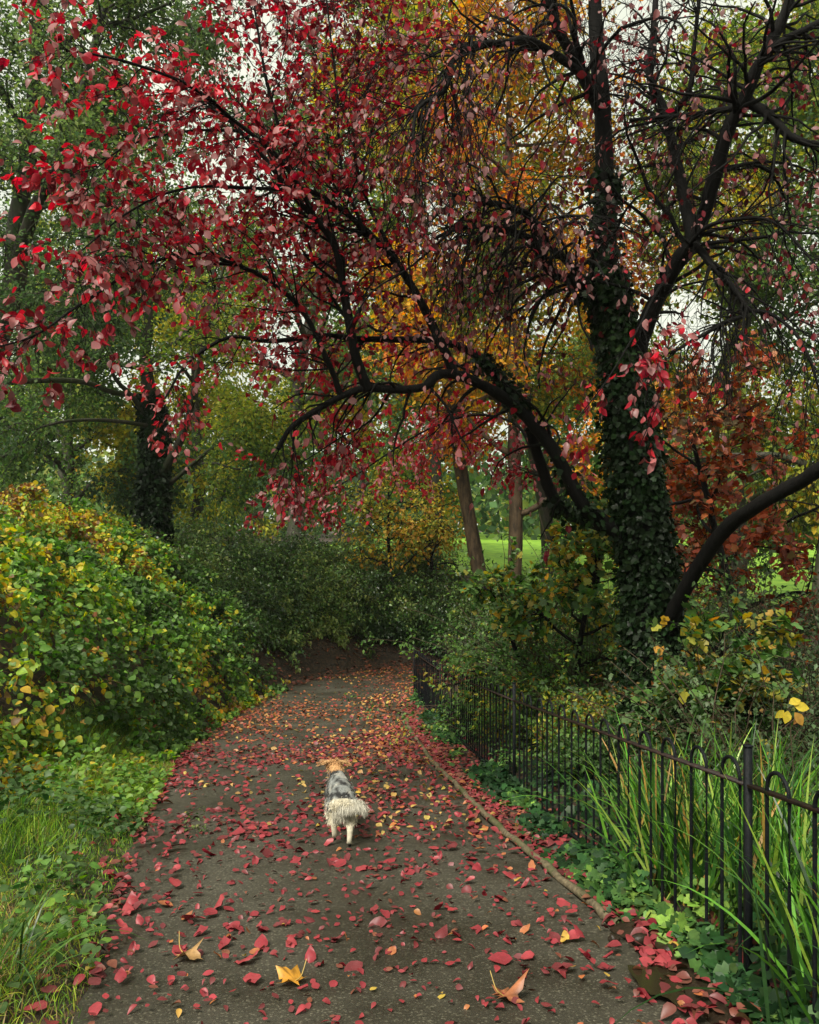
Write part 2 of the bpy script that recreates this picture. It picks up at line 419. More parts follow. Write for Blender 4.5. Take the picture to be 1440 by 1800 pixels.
# path sheet: pair up the two edges
La = catmull(np.c_[LP, 0 * LP[:, 0]], 400)[:, :2]; Rb = catmull(np.c_[RP, 0 * RP[:, 0]], 400)[:, :2]
def arc(c, n):
    s = np.r_[0, np.cumsum(np.linalg.norm(np.diff(c, axis=0), axis=1))]; u = np.linspace(0, 1, n) ** 1 * s[-1]
    return np.c_[np.interp(u, s, c[:, 0]), np.interp(u, s, c[:, 1])]
def seg(c, lo, hi):  # part of the curve between y lo and its x hi
    return c[(c[:, 1] >= lo)]
La2 = arc(La[(La[:, 1] > -6)], 330); Rb2 = arc(Rb[(Rb[:, 1] > -6)], 330)
La2[:, 0] += .05 * np.sin(La2[:, 1] * 5.1) + .035 * np.sin(La2[:, 1] * 13.7)
tt = np.linspace(0, 1, 14)
Q = La2[:, None] * (1 - tt[None, :, None]) + Rb2[:, None] * tt[None, :, None]
QZ = ground(Q[..., 0], Q[..., 1]) * 0 + zpath(Q[..., 1]) + .006 + .02 * np.sin(np.pi * tt)[None]
V = np.concatenate([Q, QZ[..., None]], -1).reshape(-1, 3); idx = np.arange(len(V)).reshape(Q.shape[:2])
F = np.stack([idx[:-1, :-1], idx[:-1, 1:], idx[1:, 1:], idx[1:, :-1]], -1).reshape(-1, 4)
o = build('path', [(V, F, None)], M_asph, smooth=True); tag(o, 'damp grey brown asphalt path strewn with fallen leaves', 'path', kind='structure')

o = build('lawn', [grid_sheet(np.linspace(-4, 60, 60), np.linspace(33, 140, 60), lambda x, y: ground(x, y) + .06)], M_lawn, smooth=True)
tag(o, 'bright green open lawn seen beyond the trees', 'lawn', kind='structure')

# timber edging on the right of the path
ky = np.linspace(4.35, 15.3, 80); kx = np.interp(ky, RP[:, 1], RP[:, 0]) + .035
rr = np.random.default_rng(3)
kp = np.c_[kx + .006 * rr.normal(size=80), ky, zpath(ky) + .018 + .006 * rr.normal(size=80)]
kp2 = np.array([(-.17, 15.35), (-.02, 15.9), (.06, 16.6)]); kp2 = np.c_[kp2, zpath(kp2[:, 1]) + .02]
o = build('kerb', [tubes(kp, np.full(80, .027), 7, lump=.14), tubes(catmull(kp2, 10), np.full(10, .027), 7, lump=.08)], M_kerb, smooth=True)
tag(o, 'low mossy brown edging along the right side of the path', 'kerb', kind='structure')

# muddy corner and puddle, bottom right
def blob(cx, cy, rx, ry, dz, n=28, seed=0, dome=.0):
    r = np.random.default_rng(seed); a = np.linspace(0, 2 * np.pi, n, endpoint=False)
    k = 1 + .16 * np.sin(3 * a + r.uniform(0, 6)) + .1 * np.sin(5 * a + r.uniform(0, 6)) + .05 * r.normal(size=n)
    V = [(cx, cy, 0)]
    for f in (.35, .7, 1.): V += [(cx + rx * f * c * q, cy + ry * f * s_ * q, f) for c, s_, q in zip(np.cos(a), np.sin(a), k)]
    V = np.array(V); f = V[:, 2].copy(); V[:, 2] = zpath(V[:, 1]) + dz + dome * (1 - f ** 2)
    F3 = np.array([(0, 1 + i, 1 + (i + 1) % n) for i in range(n)]); F4 = []
    for q in range(2):
        for i in range(n): F4.append((1 + q * n + i, 1 + (q + 1) * n + i, 1 + (q + 1) * n + (i + 1) % n, 1 + q * n + (i + 1) % n))
    return [(V, F3, None), (V, np.array(F4), None)]
o = build('mud', blob(1.27, 3.75, .15, .75, .004, seed=4, dome=.05) + blob(1.3, 4.3, .2, .4, .012, seed=5, dome=.06), M_mud, smooth=True)
tag(o, 'patch of dark wet mud between the path and the fence', 'mud', kind='structure')
o = build('puddle', blob(1.1, 3.6, .10, .22, .046, seed=9), M_water, smooth=True); tag(o, 'small brown puddle at the right edge of the path', 'puddle', kind='structure')

# ------------------------------------------------------------------ the bow-topped fence
FP = np.array([(1.70, 1.2), (1.467, 3.55), (1.01, 7.9), (.50, 13.3), (.10, 18.0), (.9, 20.2), (2.4, 22.0)], float)
fz = lambda y: zpath(y) + .03
fence = empty('railing_fence', (1.467, 3.55, gz(1.467, 3.55)), 'low black iron fence with rounded bow tops along the right of the path', 'fence')
FH = 1.02
POST = [(1.467, 3.55), (1.01, 7.9), (.50, 13.3), (.10, 18.0), (.9, 20.2)]
for i, (x, y) in enumerate(POST):
    z = fz(y)
    pr_ = [box((x, y, z + (FH + .03) / 2 - .1), (.0145, .0145, (FH + .03) / 2 + .1)), box((x, y, z + FH + .034), (.017, .017, .004))]
    build('post', pr_, M_rail, fence)
def on_fence(s, c=FP):
    L = np.r_[0, np.cumsum(np.linalg.norm(np.diff(c, axis=0), axis=1))]
    return np.c_[np.interp(s, L, c[:, 0]), np.interp(s, L, c[:, 1])]
Ltot = np.linalg.norm(np.diff(FP, axis=0), axis=1).sum()
s = .06; rngf = np.random.default_rng(5)
while s < Ltot - .3:
    q = on_fence(np.array([s, s + .165])); a, b = q
    mid = (a + b) / 2
    if min(np.hypot(*(mid - np.array(p))) for p in POST) < .105:
        s += .06; continue
    za, zb = fz(a[1]) - .04, fz(b[1]) - .04; zm = (za + zb) / 2 + FH + rngf.normal() * .006 - .083
    pts = [(a[0], a[1], za), (a[0], a[1], za + .5), (a[0], a[1], zm)]
    for k in range(1, 8):
        th = np.pi * k / 8; f = (1 - math.cos(th)) / 2
        pts.append((a[0] + (b[0] - a[0]) * f, a[1] + (b[1] - a[1]) * f, zm + .083 * math.sin(th)))
    pts += [(b[0], b[1], zm), (b[0], b[1], zb + .5), (b[0], b[1], zb)]
    build('hoop', [tubes(np.array(pts) + np.r_[rngf.normal(size=2) * .004, 0], np.full(len(pts), .0085), 8)], M_rail, fence, smooth=True)
    s += .33
allp = [(1.70, 1.2)] + POST + [(2.4, 22.0)]
for a, b in zip(allp[:-1], allp[1:]):
    for h, hh, mt in ((FH - .135, .006, M_rust), (.05, .006, M_rail)):
        A = np.array([*a, fz(a[1]) + h]); B = np.array([*b, fz(b[1]) + h]); d = nrm(B - A); L = np.linalg.norm(B - A)
        sd_ = nrm(np.cross(d, [0, 0, 1.])); up = np.cross(sd_, d)
        build('rail', [box((A + B) / 2, (L / 2 - .022, .017, hh), np.array([d, sd_, up]).T)], mt, fence)

# ------------------------------------------------------------------ tree machinery
def crown_from(pts, rads, rng, n1=60, l1=(.8, 1.6), n2=300, l2=(.3, .7), nleaf=4000, trop1=(0, 0, .2), trop2=(0, 0, -.2), ang1=.9, ang2=.8,
               w1=.5, w2=.6, K1=9, K2=6, t0=.25, r1=.4, rmin=.003, back=0.):
    """secondary boughs and twigs off a set of limbs"""
    i, p, t, tt_ = sample(pts, n1, t0, 1., rng)
    L1 = rng.uniform(*l1, n1) * (1.15 - .4 * tt_)
    b1 = grow(p, side_dirs(t, rng.uniform(ang1 * .6, ang1 * 1.2, n1), rng) + np.array([0, back, 0]), L1, K1, trop1, w1, rng)
    K = rads.shape[1]; rb = rads[i, np.minimum((tt_ * (K - 1)).astype(int), K - 1)] * r1
    rb = np.maximum(np.minimum(rb, .018 * L1 + .004), rmin * 1.6)
    rad1 = rb[:, None] * np.linspace(1, .35, K1)[None]
    i2, p2, t2, tt2 = sample(b1, n2, .15, 1., rng)
    b2 = grow(p2, side_dirs(t2, rng.uniform(ang2 * .5, ang2 * 1.3, n2), rng), rng.uniform(*l2, n2), K2, trop2, w2, rng)
    rad2 = np.full((n2, 1), rmin) * np.linspace(1, .5, K2)[None]
    return b1, rad1, b2, rad2

def leaf_set(T, tw, n, L, W, pal, rng, t0=.3, spread=.02, up=.6, clump=1.2, seed=0, droop=.0, soft=.25, jit=.18, flat=.5):
    i, p, t, _ = sample(tw, n, t0, 1., rng)
    p = p + spread * rng.normal(size=p.shape)
    d = side_dirs(t, rng.uniform(.3, 1.3, n), rng); d[:, 2] -= droop; d = nrm(d)
    nn = rng.normal(size=p.shape) * flat; nn[:, 2] += up
    col = pick(pal, noise(p, clump, seed), rng, jit, soft)
    Ls = rng.uniform(L[0], L[1], n)
    return leaves(T, p, d, nn, Ls, rng.uniform(W * .8, W * 1.2, n), col, zf=rng.uniform(.3, 2.2, n))

def ivy_on(pts, rad, n, rng, size=(.05, .1), out=.06, pal=None, seed=0):
    """ivy leaves clothing a limb; pts (K,3)"""
    K = len(pts); u = rng.uniform(0, 1, n) * (K - 1); k = np.minimum(u.astype(int), K - 2); f = (u - k)[:, None]
    c = pts[k] * (1 - f) + pts[k + 1] * f; t = nrm(pts[k + 1] - pts[k]); r = rad[k] * (1 - f[:, 0]) + rad[k + 1] * f[:, 0]
    q = rng.normal(size=(n, 3)); q = nrm(q - t * (q * t).sum(-1, keepdims=True))
    lump = .6 + .7 * (noise(c * 1.0 + q * .3, 5, seed) + 1) / 2
    p = c + q * (r + np.abs(rng.normal(size=n)) * out * lump)[:, None]
    d = nrm(q * .5 + rng.normal(size=(n, 3)) * .6 + np.array([0, 0, -.7])); nn = q + rng.normal(size=(n, 3)) * .35
    pal = pal or [((.007, .016, .005), 5), ((.011, .026, .008), 4), ((.022, .048, .014), 1.3)]
    return leaves(TI, p, d, nn, rng.uniform(*size, n), rng.uniform(.8, 1.1, n), pick(pal, noise(p, 3, seed), rng))

def rad_prof(r0, r1, K, p=1.): return r0 + (r1 - r0) * np.linspace(0, 1, K) ** p

def traced(pts, K=24, jit=.0, rng=R0):
    """pts rows: px, py, depth; -> world curve"""
    c = catmull([P(*q) for q in pts], K)
    if jit:
        n_ = rng.normal(size=(K, 3)) * jit; n_[0] = 0; c = c + n_
    return c

# ------------------------------------------------------------------ the great red-leaved tree
rt = np.random.default_rng(11)
base = P(1160, 1385, 8.5); base[2] = gz(base[0], base[1]) - .05
tree = empty('red_leaved_tree', base, 'large dark limbed tree with crimson leaves and an ivy clad trunk, arching over the path', 'tree')
tr_px = [(1150, 1250, 8.5), (1148, 1100, 8.5), (1140, 1000, 8.5), (1125, 900, 8.45), (1113, 800, 8.4), (1103, 700, 8.4), (1090, 620, 8.4), (1073, 540, 8.35), (1066, 450, 8.3), (1064, 350, 8.25), (1062, 250, 8.2), (1056, 150, 8.1), (1048, 60, 8.1), (1044, -60, 8.0), (1040, -170, 8.0)]
trunk = catmull([base] + [P(*q) for q in tr_px], 44)
tr_r = np.interp(np.linspace(0, 1, 44), [0, .04, .12, .28, .40, .5, .6, .72, .85, 1], [.42, .30, .25, .215, .15, .125, .11, .09, .075, .04])
build('trunk', [tubes(trunk, tr_r, 14, lump=.03, rng=rt)], M_bark, tree, smooth=True)
LIMBS = {
 'A': ([(1105, 950, 8.45), (1040, 903, 8.3), (1020, 880, 8.2), (978, 800, 8.1), (935, 745, 8.0), (893, 705, 7.9), (850, 678, 7.8), (805, 660, 7.7), (768, 660, 7.6), (742, 682, 7.5), (690, 684, 7.4), (645, 681, 7.3), (600, 697, 7.2), (550, 725, 7.1), (512, 752, 7.0), (490, 788, 6.9)], .08, .02),
 'A2': ([(1060, 922, 8.35), (1000, 903, 8.5), (970, 870, 8.5), (950, 815, 8.4), (930, 755, 8.2)], .075, .05),
 'B1': ([(646, 684, 7.3), (625, 620, 7.2), (605, 520, 7.1), (590, 440, 7.0), (560, 395, 6.9), (520, 350, 6.8), (470, 285, 6.7), (420, 230, 6.6), (365, 180, 6.5)], .05, .012),
 'B2': ([(800, 660, 7.7), (760, 575, 7.6), (715, 490, 7.5), (655, 420, 7.3), (600, 372, 7.1), (540, 335, 6.9), (470, 320, 6.6)], .05, .014),
 'B3': ([(600, 697, 7.2), (580, 640, 7.1), (530, 545, 7.0), (450, 478, 6.7), (380, 460, 6.5), (310, 478, 6.2)], .03, .01),
 'C': ([(915, 725, 7.95), (880, 665, 8.1), (830, 620, 8.2), (770, 601, 8.1), (700, 598, 8.0), (630, 597, 7.8), (570, 590, 7.7), (480, 600, 7.3), (400, 590, 7.1), (330, 640, 6.9), (290, 700, 6.8)], .055, .008),
 'D': ([(1076, 560, 8.35), (1042, 515, 8.2), (1000, 490, 8.0), (962, 470, 7.8), (945, 425, 7.7), (935, 380, 7.5), (890, 360, 7.3), (850, 352, 7.1), (790, 340, 6.9)], .065, .02),
 'D2': ([(1035, 505, 8.2), (985, 445, 8.0), (930, 415, 7.8), (880, 400, 7.5), (810, 398, 7.2), (760, 420, 7.0)], .045, .014),
 'E': ([(1060, 200, 8.15), (1020, 125, 7.9), (985, 60, 7.7), (965, 0, 7.6), (955, -90, 7.5)], .07, .03),
 'E2': ([(1035, 140, 8.0), (980, 100, 7.6), (930, 72, 7.2), (885, 75, 7.0), (840, 78, 6.8), (800, 100, 6.6), (785, 155, 6.5), (735, 190, 6.4), (722, 250, 6.3)], .045, .012),
 'F': ([(1103, 690, 8.4), (1122, 620, 8.3), (1148, 545, 8.1), (1180, 480, 7.9), (1222, 418, 7.7), (1255, 320, 7.5), (1282, 225, 7.3), (1305, 185, 7.2), (1335, 110, 7.1), (1380, 20, 7.0), (1410, -80, 6.9)], .10, .04),
 'F2': ([(1220, 422, 7.7), (1205, 360, 7.8), (1185, 270, 7.9), (1168, 195, 8.0), (1142, 130, 8.0), (1150, 60, 8.1), (1160, -60, 8.1)], .065, .025),
 'F3': ([(1300, 190, 7.2), (1265, 195, 7.3), (1200, 205, 7.5), (1105, 212, 7.8)], .035, .015),
 'F4': ([(1312, 175, 7.2), (1355, 205, 7.1), (1390, 240, 7.0), (1445, 252, 6.9), (1540, 235, 6.7)], .05, .02),
 'F5': ([(1300, 190, 7.2), (1345, 95, 7.0), (1440, 38, 6.8), (1530, -20, 6.7)], .05, .02),
 'F6': ([(1222, 425, 7.7), (1250, 462, 7.6), (1292, 510, 7.4), (1312, 550, 7.3), (1275, 565, 7.1), (1220, 595, 7.0), (1180, 620, 6.9)], .04, .012),
 'F7': ([(1180, 482, 7.9), (1235, 405, 7.5), (1300, 385, 7.2), (1360, 392, 7.0), (1420, 450, 6.8), (1470, 530, 6.7)], .026, .008),
 'F8': ([(1168, 220, 7.9), (1210, 160, 7.7), (1220, 80, 7.6), (1235, -40, 7.5)], .035, .015),
 'F9': ([(1310, 545, 7.3), (1360, 555, 7.2), (1410, 600, 7.0), (1440, 680, 6.9), (1450, 760, 6.9)], .022, .007),
 'G': ([(1165, 1125, 8.4), (1192, 1062, 8.1), (1225, 1000, 7.8), (1272, 932, 7.4), (1330, 887, 7.0), (1400, 847, 6.6), (1455, 812, 6.3), (1540, 770, 6.0)], .08, .05),
 'G2': ([(1280, 915, 7.3), (1330, 878, 7.1), (1380, 878, 6.9), (1450, 890, 6.7)], .012, .006),
 'H': ([(985, 905, 8.5), (955, 850, 8.8), (920, 760, 9.1), (880, 735, 9.3), (820, 733, 9.4), (745, 760, 9.5), (680, 800, 9.6), (600, 850, 9.7), (540, 880, 9.7)], .022, .007),
 'I1': ([(560, 395, 6.9), (500, 290, 6.6), (400, 205, 6.2), (330, 150, 5.9), (240, 110, 5.6), (165, 92, 5.4), (120, 88, 5.3)], .022, .005),
 'I2': ([(450, 478, 6.7), (350, 445, 6.3), (250, 470, 5.9), (150, 530, 5.5), (60, 590, 5.2), (-40, 620, 5.0)], .018, .005),
 'I3': ([(540, 335, 6.9), (440, 330, 6.4), (330, 330, 6.0), (230, 370, 5.7), (140, 440, 5.4)], .018, .005),
 'I4': ([(520, 350, 6.8), (485, 210, 6.7), (460, 100, 6.6), (440, -40, 6.5)], .02, .007),
 'I5': ([(640, 410, 7.2), (600, 300, 7.1), (592, 150, 7.0), (570, -40, 6.9)], .02, .007),
 'I6': ([(700, 465, 7.5), (640, 340, 7.4), (625, 240, 7.4), (665, 100, 7.5), (700, -30, 7.5)], .022, .007),
 'I7': ([(420, 230, 6.6), (330, 230, 6.2), (230, 250, 5.8), (160, 300, 5.6)], .014, .004),
 'J': ([(1180, 480, 7.9), (1150, 520, 7.2), (1120, 580, 6.7), (1070, 660, 6.4), (1010, 740, 6.3)], .014, .004),
 'J2': ([(1122, 600, 8.3), (1150, 560, 7.4), (1170, 600, 6.9), (1160, 690, 6.7), (1120, 790, 6.7)], .012, .004),
 'K1': ([(800, 400, 7.1), (720, 470, 6.9), (650, 520, 6.8), (590, 620, 6.8)], .014, .005),
 'K2': ([(690, 684, 7.4), (650, 740, 7.7), (580, 780, 8.1), (500, 830, 8.4)], .014, .005),
}
LC = {}
for k, (pp, r0, r1) in LIMBS.items():
    c = traced(pp, 40, 0, rt)
    L = np.linalg.norm(c[-1] - c[0]); wob = np.stack([noise(c, 4, 3 + j) for j in range(3)], -1) * .018 * min(1, L) * np.linspace(0, 1, 40)[:, None] ** .3
    LC[k] = (c + wob, rad_prof(r0, r1, 40, .8))
    build('limb' if r0 >= .03 else 'bough', [tubes(LC[k][0], LC[k][1], 10 if r0 > .03 else 6, lump=.07, rng=rt)], M_bark, tree, smooth=True)

RED = [((.12, .010, .016), 3), ((.29, .013, .027), 4), ((.5, .02, .036), 3.4), ((.36, .05, .055), 1.5)]
RED2 = [((.07, .012, .014), 3), ((.15, .015, .022), 4), ((.28, .02, .032), 2), ((.30, .07, .06), 1)]
# (limbs, boughs, twigs, leaves, leaf size, palette, bough length, twig length, bough tropism, droop)
SPEC = [
 (['I1', 'I2', 'I3', 'I7'], 90, 800, 2500, (.036, .088), RED, (.25, .75), (.12, .35), (0, 0, -.3), .3),
 (['B1', 'B2', 'B3', 'I4', 'I5', 'I6'], 190, 2000, 7800, (.034, .072), RED, (.5, 1.2), (.2, .5), (0, 0, -.1), .3),
 (['C', 'K1'], 50, 320, 1300, (.034, .07), RED, (.4, .9), (.2, .4), (0, 0, -.5), .4),
 (['H', 'K2'], 60, 480, 2700, (.036, .072), RED, (.4, 1.0), (.2, .45), (0, 0, -.7), .4),
 (['A'], 40, 200, 200, (.06, .1), RED, (.4, .9), (.2, .45), (0, 0, -1.2), .4),
 (['D', 'D2', 'E', 'E2'], 160, 1300, 2600, (.032, .07), RED2, (.6, 1.5), (.25, .7), (0, 0, -1.4), .5),
 (['F', 'F2', 'F3', 'F4', 'F5', 'F8', 'F7'], 190, 1700, 2100, (.034, .072), RED2, (.6, 1.4), (.25, .6), (0, 0, -.7), .5),
 (['F6', 'F9'], 60, 600, 110, (.045, .08), RED, (.5, 1.2), (.25, .6), (0, 0, -1.5), .5),
 (['J', 'J2'], 18, 70, 210, (.055, .095), RED, (.2, .6), (.12, .3), (0, 0, -.8), .4),
]
tw_parts = []; leaf_parts = []
for si, (ks, n1, n2, nl, ls, pal, l1, l2, tp, dr) in enumerate(SPEC):
    pts = np.stack([LC[k][0] for k in ks]); rd = np.stack([LC[k][1] for k in ks])
    b1, r1_, b2, r2_ = crown_from(pts, rd, rt, n1, l1, n2, l2, 0, tp, (0, 0, tp[2] * 1.2 - .1), w1=.55, w2=.7, t0=.12, rmin=.0022, back=[0, .5, .6, .6, .4, .3, .3, 0, 0][si])
    tw_parts += [tubes(b1, r1_, 5), tubes(b2, r2_, 3)]
    leaf_parts.append(leaf_set(TA, b2, nl, ls, .95, pal, rt, t0=.35, spread=.012, up=.75, clump=1.5, seed=20 + si, droop=dr, soft=.5, flat=.6))
# upper canopy that fills the top of the picture, hung from the high limbs
i_, p_, t_, _ = sample(np.stack([LC[k][0] for k in ('E', 'E2', 'F2', 'F3', 'D', 'I6')]), 750, .1, 1, rt)
hang = grow(p_ + rt.normal(size=p_.shape) * [.4, .6, .2], np.c_[rt.normal(size=(750, 2)) * .7, rt.uniform(-.6, .6, 750)], rt.uniform(.4, 1.6, 750), 14, (0, 0, -2.0), 1.1, rt)
tw_parts.append(tubes(hang, rt.uniform(.0022, .0055, (750, 1)) * np.linspace(1, .4, 14)[None], 3))
build('twigs', tw_parts, M_bark, tree, smooth=True)
build('foliage', leaf_parts + [leaf_set(TA, hang, 700, (.05, .1), .95, RED2, rt, t0=.3, up=.6, seed=33, droop=.5)], M_red, tree)
iv = [ivy_on(trunk[:26], tr_r[:26] + .01, 14000, rt, (.03, .075), .055, seed=1), ivy_on(trunk[22:31], tr_r[22:31], 600, rt, (.045, .08), .07, seed=2),
      ivy_on(LC['C'][0][:8], LC['C'][1][:8], 350, rt, (.04, .07), .05, seed=3), ivy_on(LC['A'][0][:9], LC['A'][1][:9], 160, rt, (.04, .08), .035, seed=4),
      ivy_on(LC['A2'][0][4:20], LC['A2'][1][4:20], 120, rt, (.04, .08), .03, seed=5), ivy_on(LC['D'][0][:8], LC['D'][1][:8], 260, rt, (.04, .08), .04, seed=6)]
build('ivy', iv, M_gloss, tree)

# ------------------------------------------------------------------ woodland trees
def tree_thing(name, label, x, y, limbs, mat, rng, leaf, group='trees of the wood around the path', n1=70, n2=900, l1=(1.5, 3.5), l2=(.5, 1.3), nleaf=22000, L=(.1, .2), pal=None,
               trop1=(0, 0, -.2), ivy=None, seed=0, T=TC, spread=.16, r1=.45, cat='tree', clear=None):
    z = gz(x, y); t = empty(name, (x, y, z), label, cat, group)
    tr_, rr_ = limbs[0]
    build('trunk', [tubes(tr_, rr_, 12, lump=.04, rng=rng)], mat, t, smooth=True)
    for c, r in limbs[1:]: build('limb', [tubes(c, r, 7, lump=.05, rng=rng)], mat, t, smooth=True)
    src = limbs[1:] if len(limbs) > 1 else limbs
    K = 24
    pts = np.stack([catmull(c, K) for c, _ in src] + [catmull(tr_[len(tr_) // 2:], K)]); rd = np.stack([np.interp(np.linspace(0, 1, K), np.linspace(0, 1, len(r)), r) for _, r in src] + [np.linspace(rr_[len(rr_) // 2], rr_[-1], K)])
    b1, ra, b2, rb = crown_from(pts, rd, rng, n1, l1, n2, l2, 0, trop1, (0, 0, -.5), rmin=.007, r1=r1, t0=.2)
    if clear is not None:                 # an open space under the crown, in front of the trunk: x0, x1, y1, z1
        f = lambda b: ~((b[..., 0] > clear[0]) & (b[..., 0] < clear[1]) & (b[..., 1] < clear[2]) & (b[..., 2] < clear[3])).any(axis=1)
        k1, k2 = f(b1), f(b2); b1, ra, b2, rb = b1[k1], ra[k1], b2[k2], rb[k2]
    build('twigs', [tubes(b1, ra, 4), tubes(b2, rb, 3)], mat, t, smooth=True)
    build('foliage', [leaf_set(T, b2, nleaf, L, .95, pal, rng, t0=.1, spread=spread, up=.8, clump=.9, seed=seed, droop=.25, soft=.45, flat=.5)], leaf, t)
    if ivy: build('ivy', [ivy_on(tr_[:ivy[0]], rr_[:ivy[0]], ivy[1], rng, (.08, .17), .1, seed=seed)], M_gloss, t)
    return t

def auto_limbs(x, y, H, R, r0, rng, n=10, lean=(0, 0), cb=.3, K=24, up=.35, trunk_to=1., wig=.22):
    z = gz(x, y) - .1
    tr_ = grow(np.array([[x, y, z]]), np.array([[lean[0], lean[1], 1.]]), H * trunk_to, K, (0, 0, .5), wig, rng)[0]
    rr_ = r0 * (1 - np.linspace(0, 1, K)) ** .7 + .02; rr_[0] *= 1.35; rr_[1] *= 1.1
    out = [(tr_, rr_)]
    for k in range(n):
        f = cb + (1 - cb) * (k + rng.uniform(0, .8)) / n; j = min(int(f * (K - 1)), K - 2)
        a = k * 2.4 + rng.uniform(-.5, .5); Lk = R * (1.1 - .55 * (f - cb) / (1 - cb)) * rng.uniform(.75, 1.15)
        c = grow(tr_[j][None], np.array([[math.cos(a), math.sin(a), up + .5 * f]]), Lk, 14, (0, 0, rng.uniform(-.5, .3)), .45, rng)[0]
        out.append((c, rad_prof(min(rr_[j] * .6, .12 * r0 / .3 + .02), .015, 14)))
    return out

DGREEN = [((.04, .08, .028), 3), ((.075, .135, .04), 4), ((.12, .2, .05), 3), ((.22, .27, .06), 1.6)]
BGREEN = [((.045, .08, .03), 3), ((.08, .135, .042), 4), ((.14, .2, .055), 2)]
YGREEN = [((.08, .14, .025), 3), ((.16, .22, .035), 4), ((.3, .3, .04), 2.4), ((.42, .3, .03), 1.2)]
YELLOW = [((.16, .2, .03), 2), ((.5, .38, .05), 4), ((.6, .32, .03), 3), ((.52, .17, .02), 2)]
ORANGE = [((.2, .18, .03), 2), ((.56, .3, .03), 4), ((.55, .18, .02), 2.4), ((.35, .08, .02), 1.2)]
RUST = [((.16, .035, .018), 3), ((.25, .05, .02), 4), ((.30, .09, .03), 2), ((.08, .05, .02), 2)]

MIXG = [((.06, .11, .03), 3), ((.12, .19, .045), 4), ((.22, .29, .05), 3), ((.38, .38, .06), 1.8)]
# left ivy-clad tree on the bank
rl = np.random.default_rng(21)
d0 = 24.
tl = catmull([P(268, 950, d0), P(270, 900, d0), P(272, 830, d0), P(272, 760, d0), P(262, 690, d0), P(255, 620, d0), P(262, 560, d0), P(245, 440, d0), P(235, 300, d0), P(240, 120, d0)], 26); tl[0, 2] = gz(tl[0, 0], d0) - .2
lims = [(tl, np.interp(np.linspace(0, 1, 26), [0, .1, .35, .5, 1], [.44, .33, .27, .18, .06]))]
for pp, r0, r1 in [([(272, 850, d0), (310, 790, 23.5), (335, 720, 23), (350, 640, 22.5), (380, 520, 22), (410, 400, 22)], .2, .05),
                   ([(300, 850, d0), (340, 815, 23), (370, 790, 22), (410, 765, 21), (440, 745, 20.5)], .1, .04),
                   ([(345, 815, 23), (380, 815, 22), (420, 825, 21), (450, 815, 20)], .06, .03),
                   ([(262, 740, d0), (235, 700, 23.5), (200, 660, 23), (190, 600, 23)], .14, .05),
                   ([(265, 700, d0), (200, 690, 23), (150, 672, 21), (90, 668, 19), (0, 675, 17), (-60, 690, 16)], .12, .08),
                   ([(262, 650, d0), (200, 640, 23), (160, 630, 22), (130, 600, 21)], .09, .04),
                   ([(260, 640, d0), (330, 580, 24.5), (370, 500, 25), (400, 380, 25)], .13, .05),
                   ([(268, 750, d0), (200, 740, 22), (120, 740, 20), (40, 760, 19)], .1, .04),
                   ([(250, 500, d0), (180, 430, 23), (120, 330, 22), (90, 200, 22)], .12, .04)]:
    lims.append((traced(pp, 16), rad_prof(r0 * .7, r1 * .6, 16)))
tree_thing('ivy_clad_tree', 'broad green tree on the left bank with a thick dark ivy clad trunk', tl[0, 0], d0, lims, M_barkg, rl, M_far, n1=150, n2=2200, l1=(1.2, 3.2), l2=(.4, 1.2), nleaf=38000, L=(.07, .14), pal=MIXG, clear=(-8.5, -5.2, 23.8, 5.9), ivy=(12, 4200), seed=5, trop1=(0, 0, -.7))
# far-left tree close to the frame edge
rl = np.random.default_rng(22); d0 = 17.
tl = catmull([P(-160, 1000, d0), P(-100, 800, d0), P(-20, 620, d0), P(25, 500, d0), P(30, 400, d0), P(45, 300, d0), P(60, 150, d0), P(70, -80, d0)], 24); tl[0, 2] = gz(tl[0, 0], d0) - .2
lims = [(tl, rad_prof(.34, .09, 24))]
for pp, r0, r1 in [([(25, 480, d0), (60, 370, 16.5), (105, 290, 16), (125, 230, 16), (160, 100, 16), (200, -40, 16)], .16, .05),
                   ([(60, 370, 16.5), (120, 350, 16), (170, 345, 15.5), (210, 380, 15)], .05, .02),
                   ([(-5, 560, d0), (-60, 440, 16.5), (-90, 300, 16)], .12, .05),
                   ([(50, 250, d0), (0, 150, 16.5), (-40, 60, 16)], .08, .03),
                   ([(18, 560, d0), (80, 520, 16.5), (130, 510, 16), (190, 540, 15.5)], .05, .02),
                   ([(60, 120, d0), (140, 60, 16.5), (240, 30, 16), (330, -10, 15.5)], .07, .02)]:
    lims.append((traced(pp, 16), rad_prof(r0, r1, 16)))
tree_thing('broadleaf_tree', 'tall blue green tree at the far left edge with a forked dark trunk', tl[0, 0], d0, lims, M_barkg, rl, M_far, n1=110, n2=1700, l1=(1., 2.6), l2=(.4, 1.), nleaf=36000, L=(.06, .12), pal=BGREEN, clear=(-6.6, -3, 24, 4.7), seed=6, trop1=(0, 0, -.3))

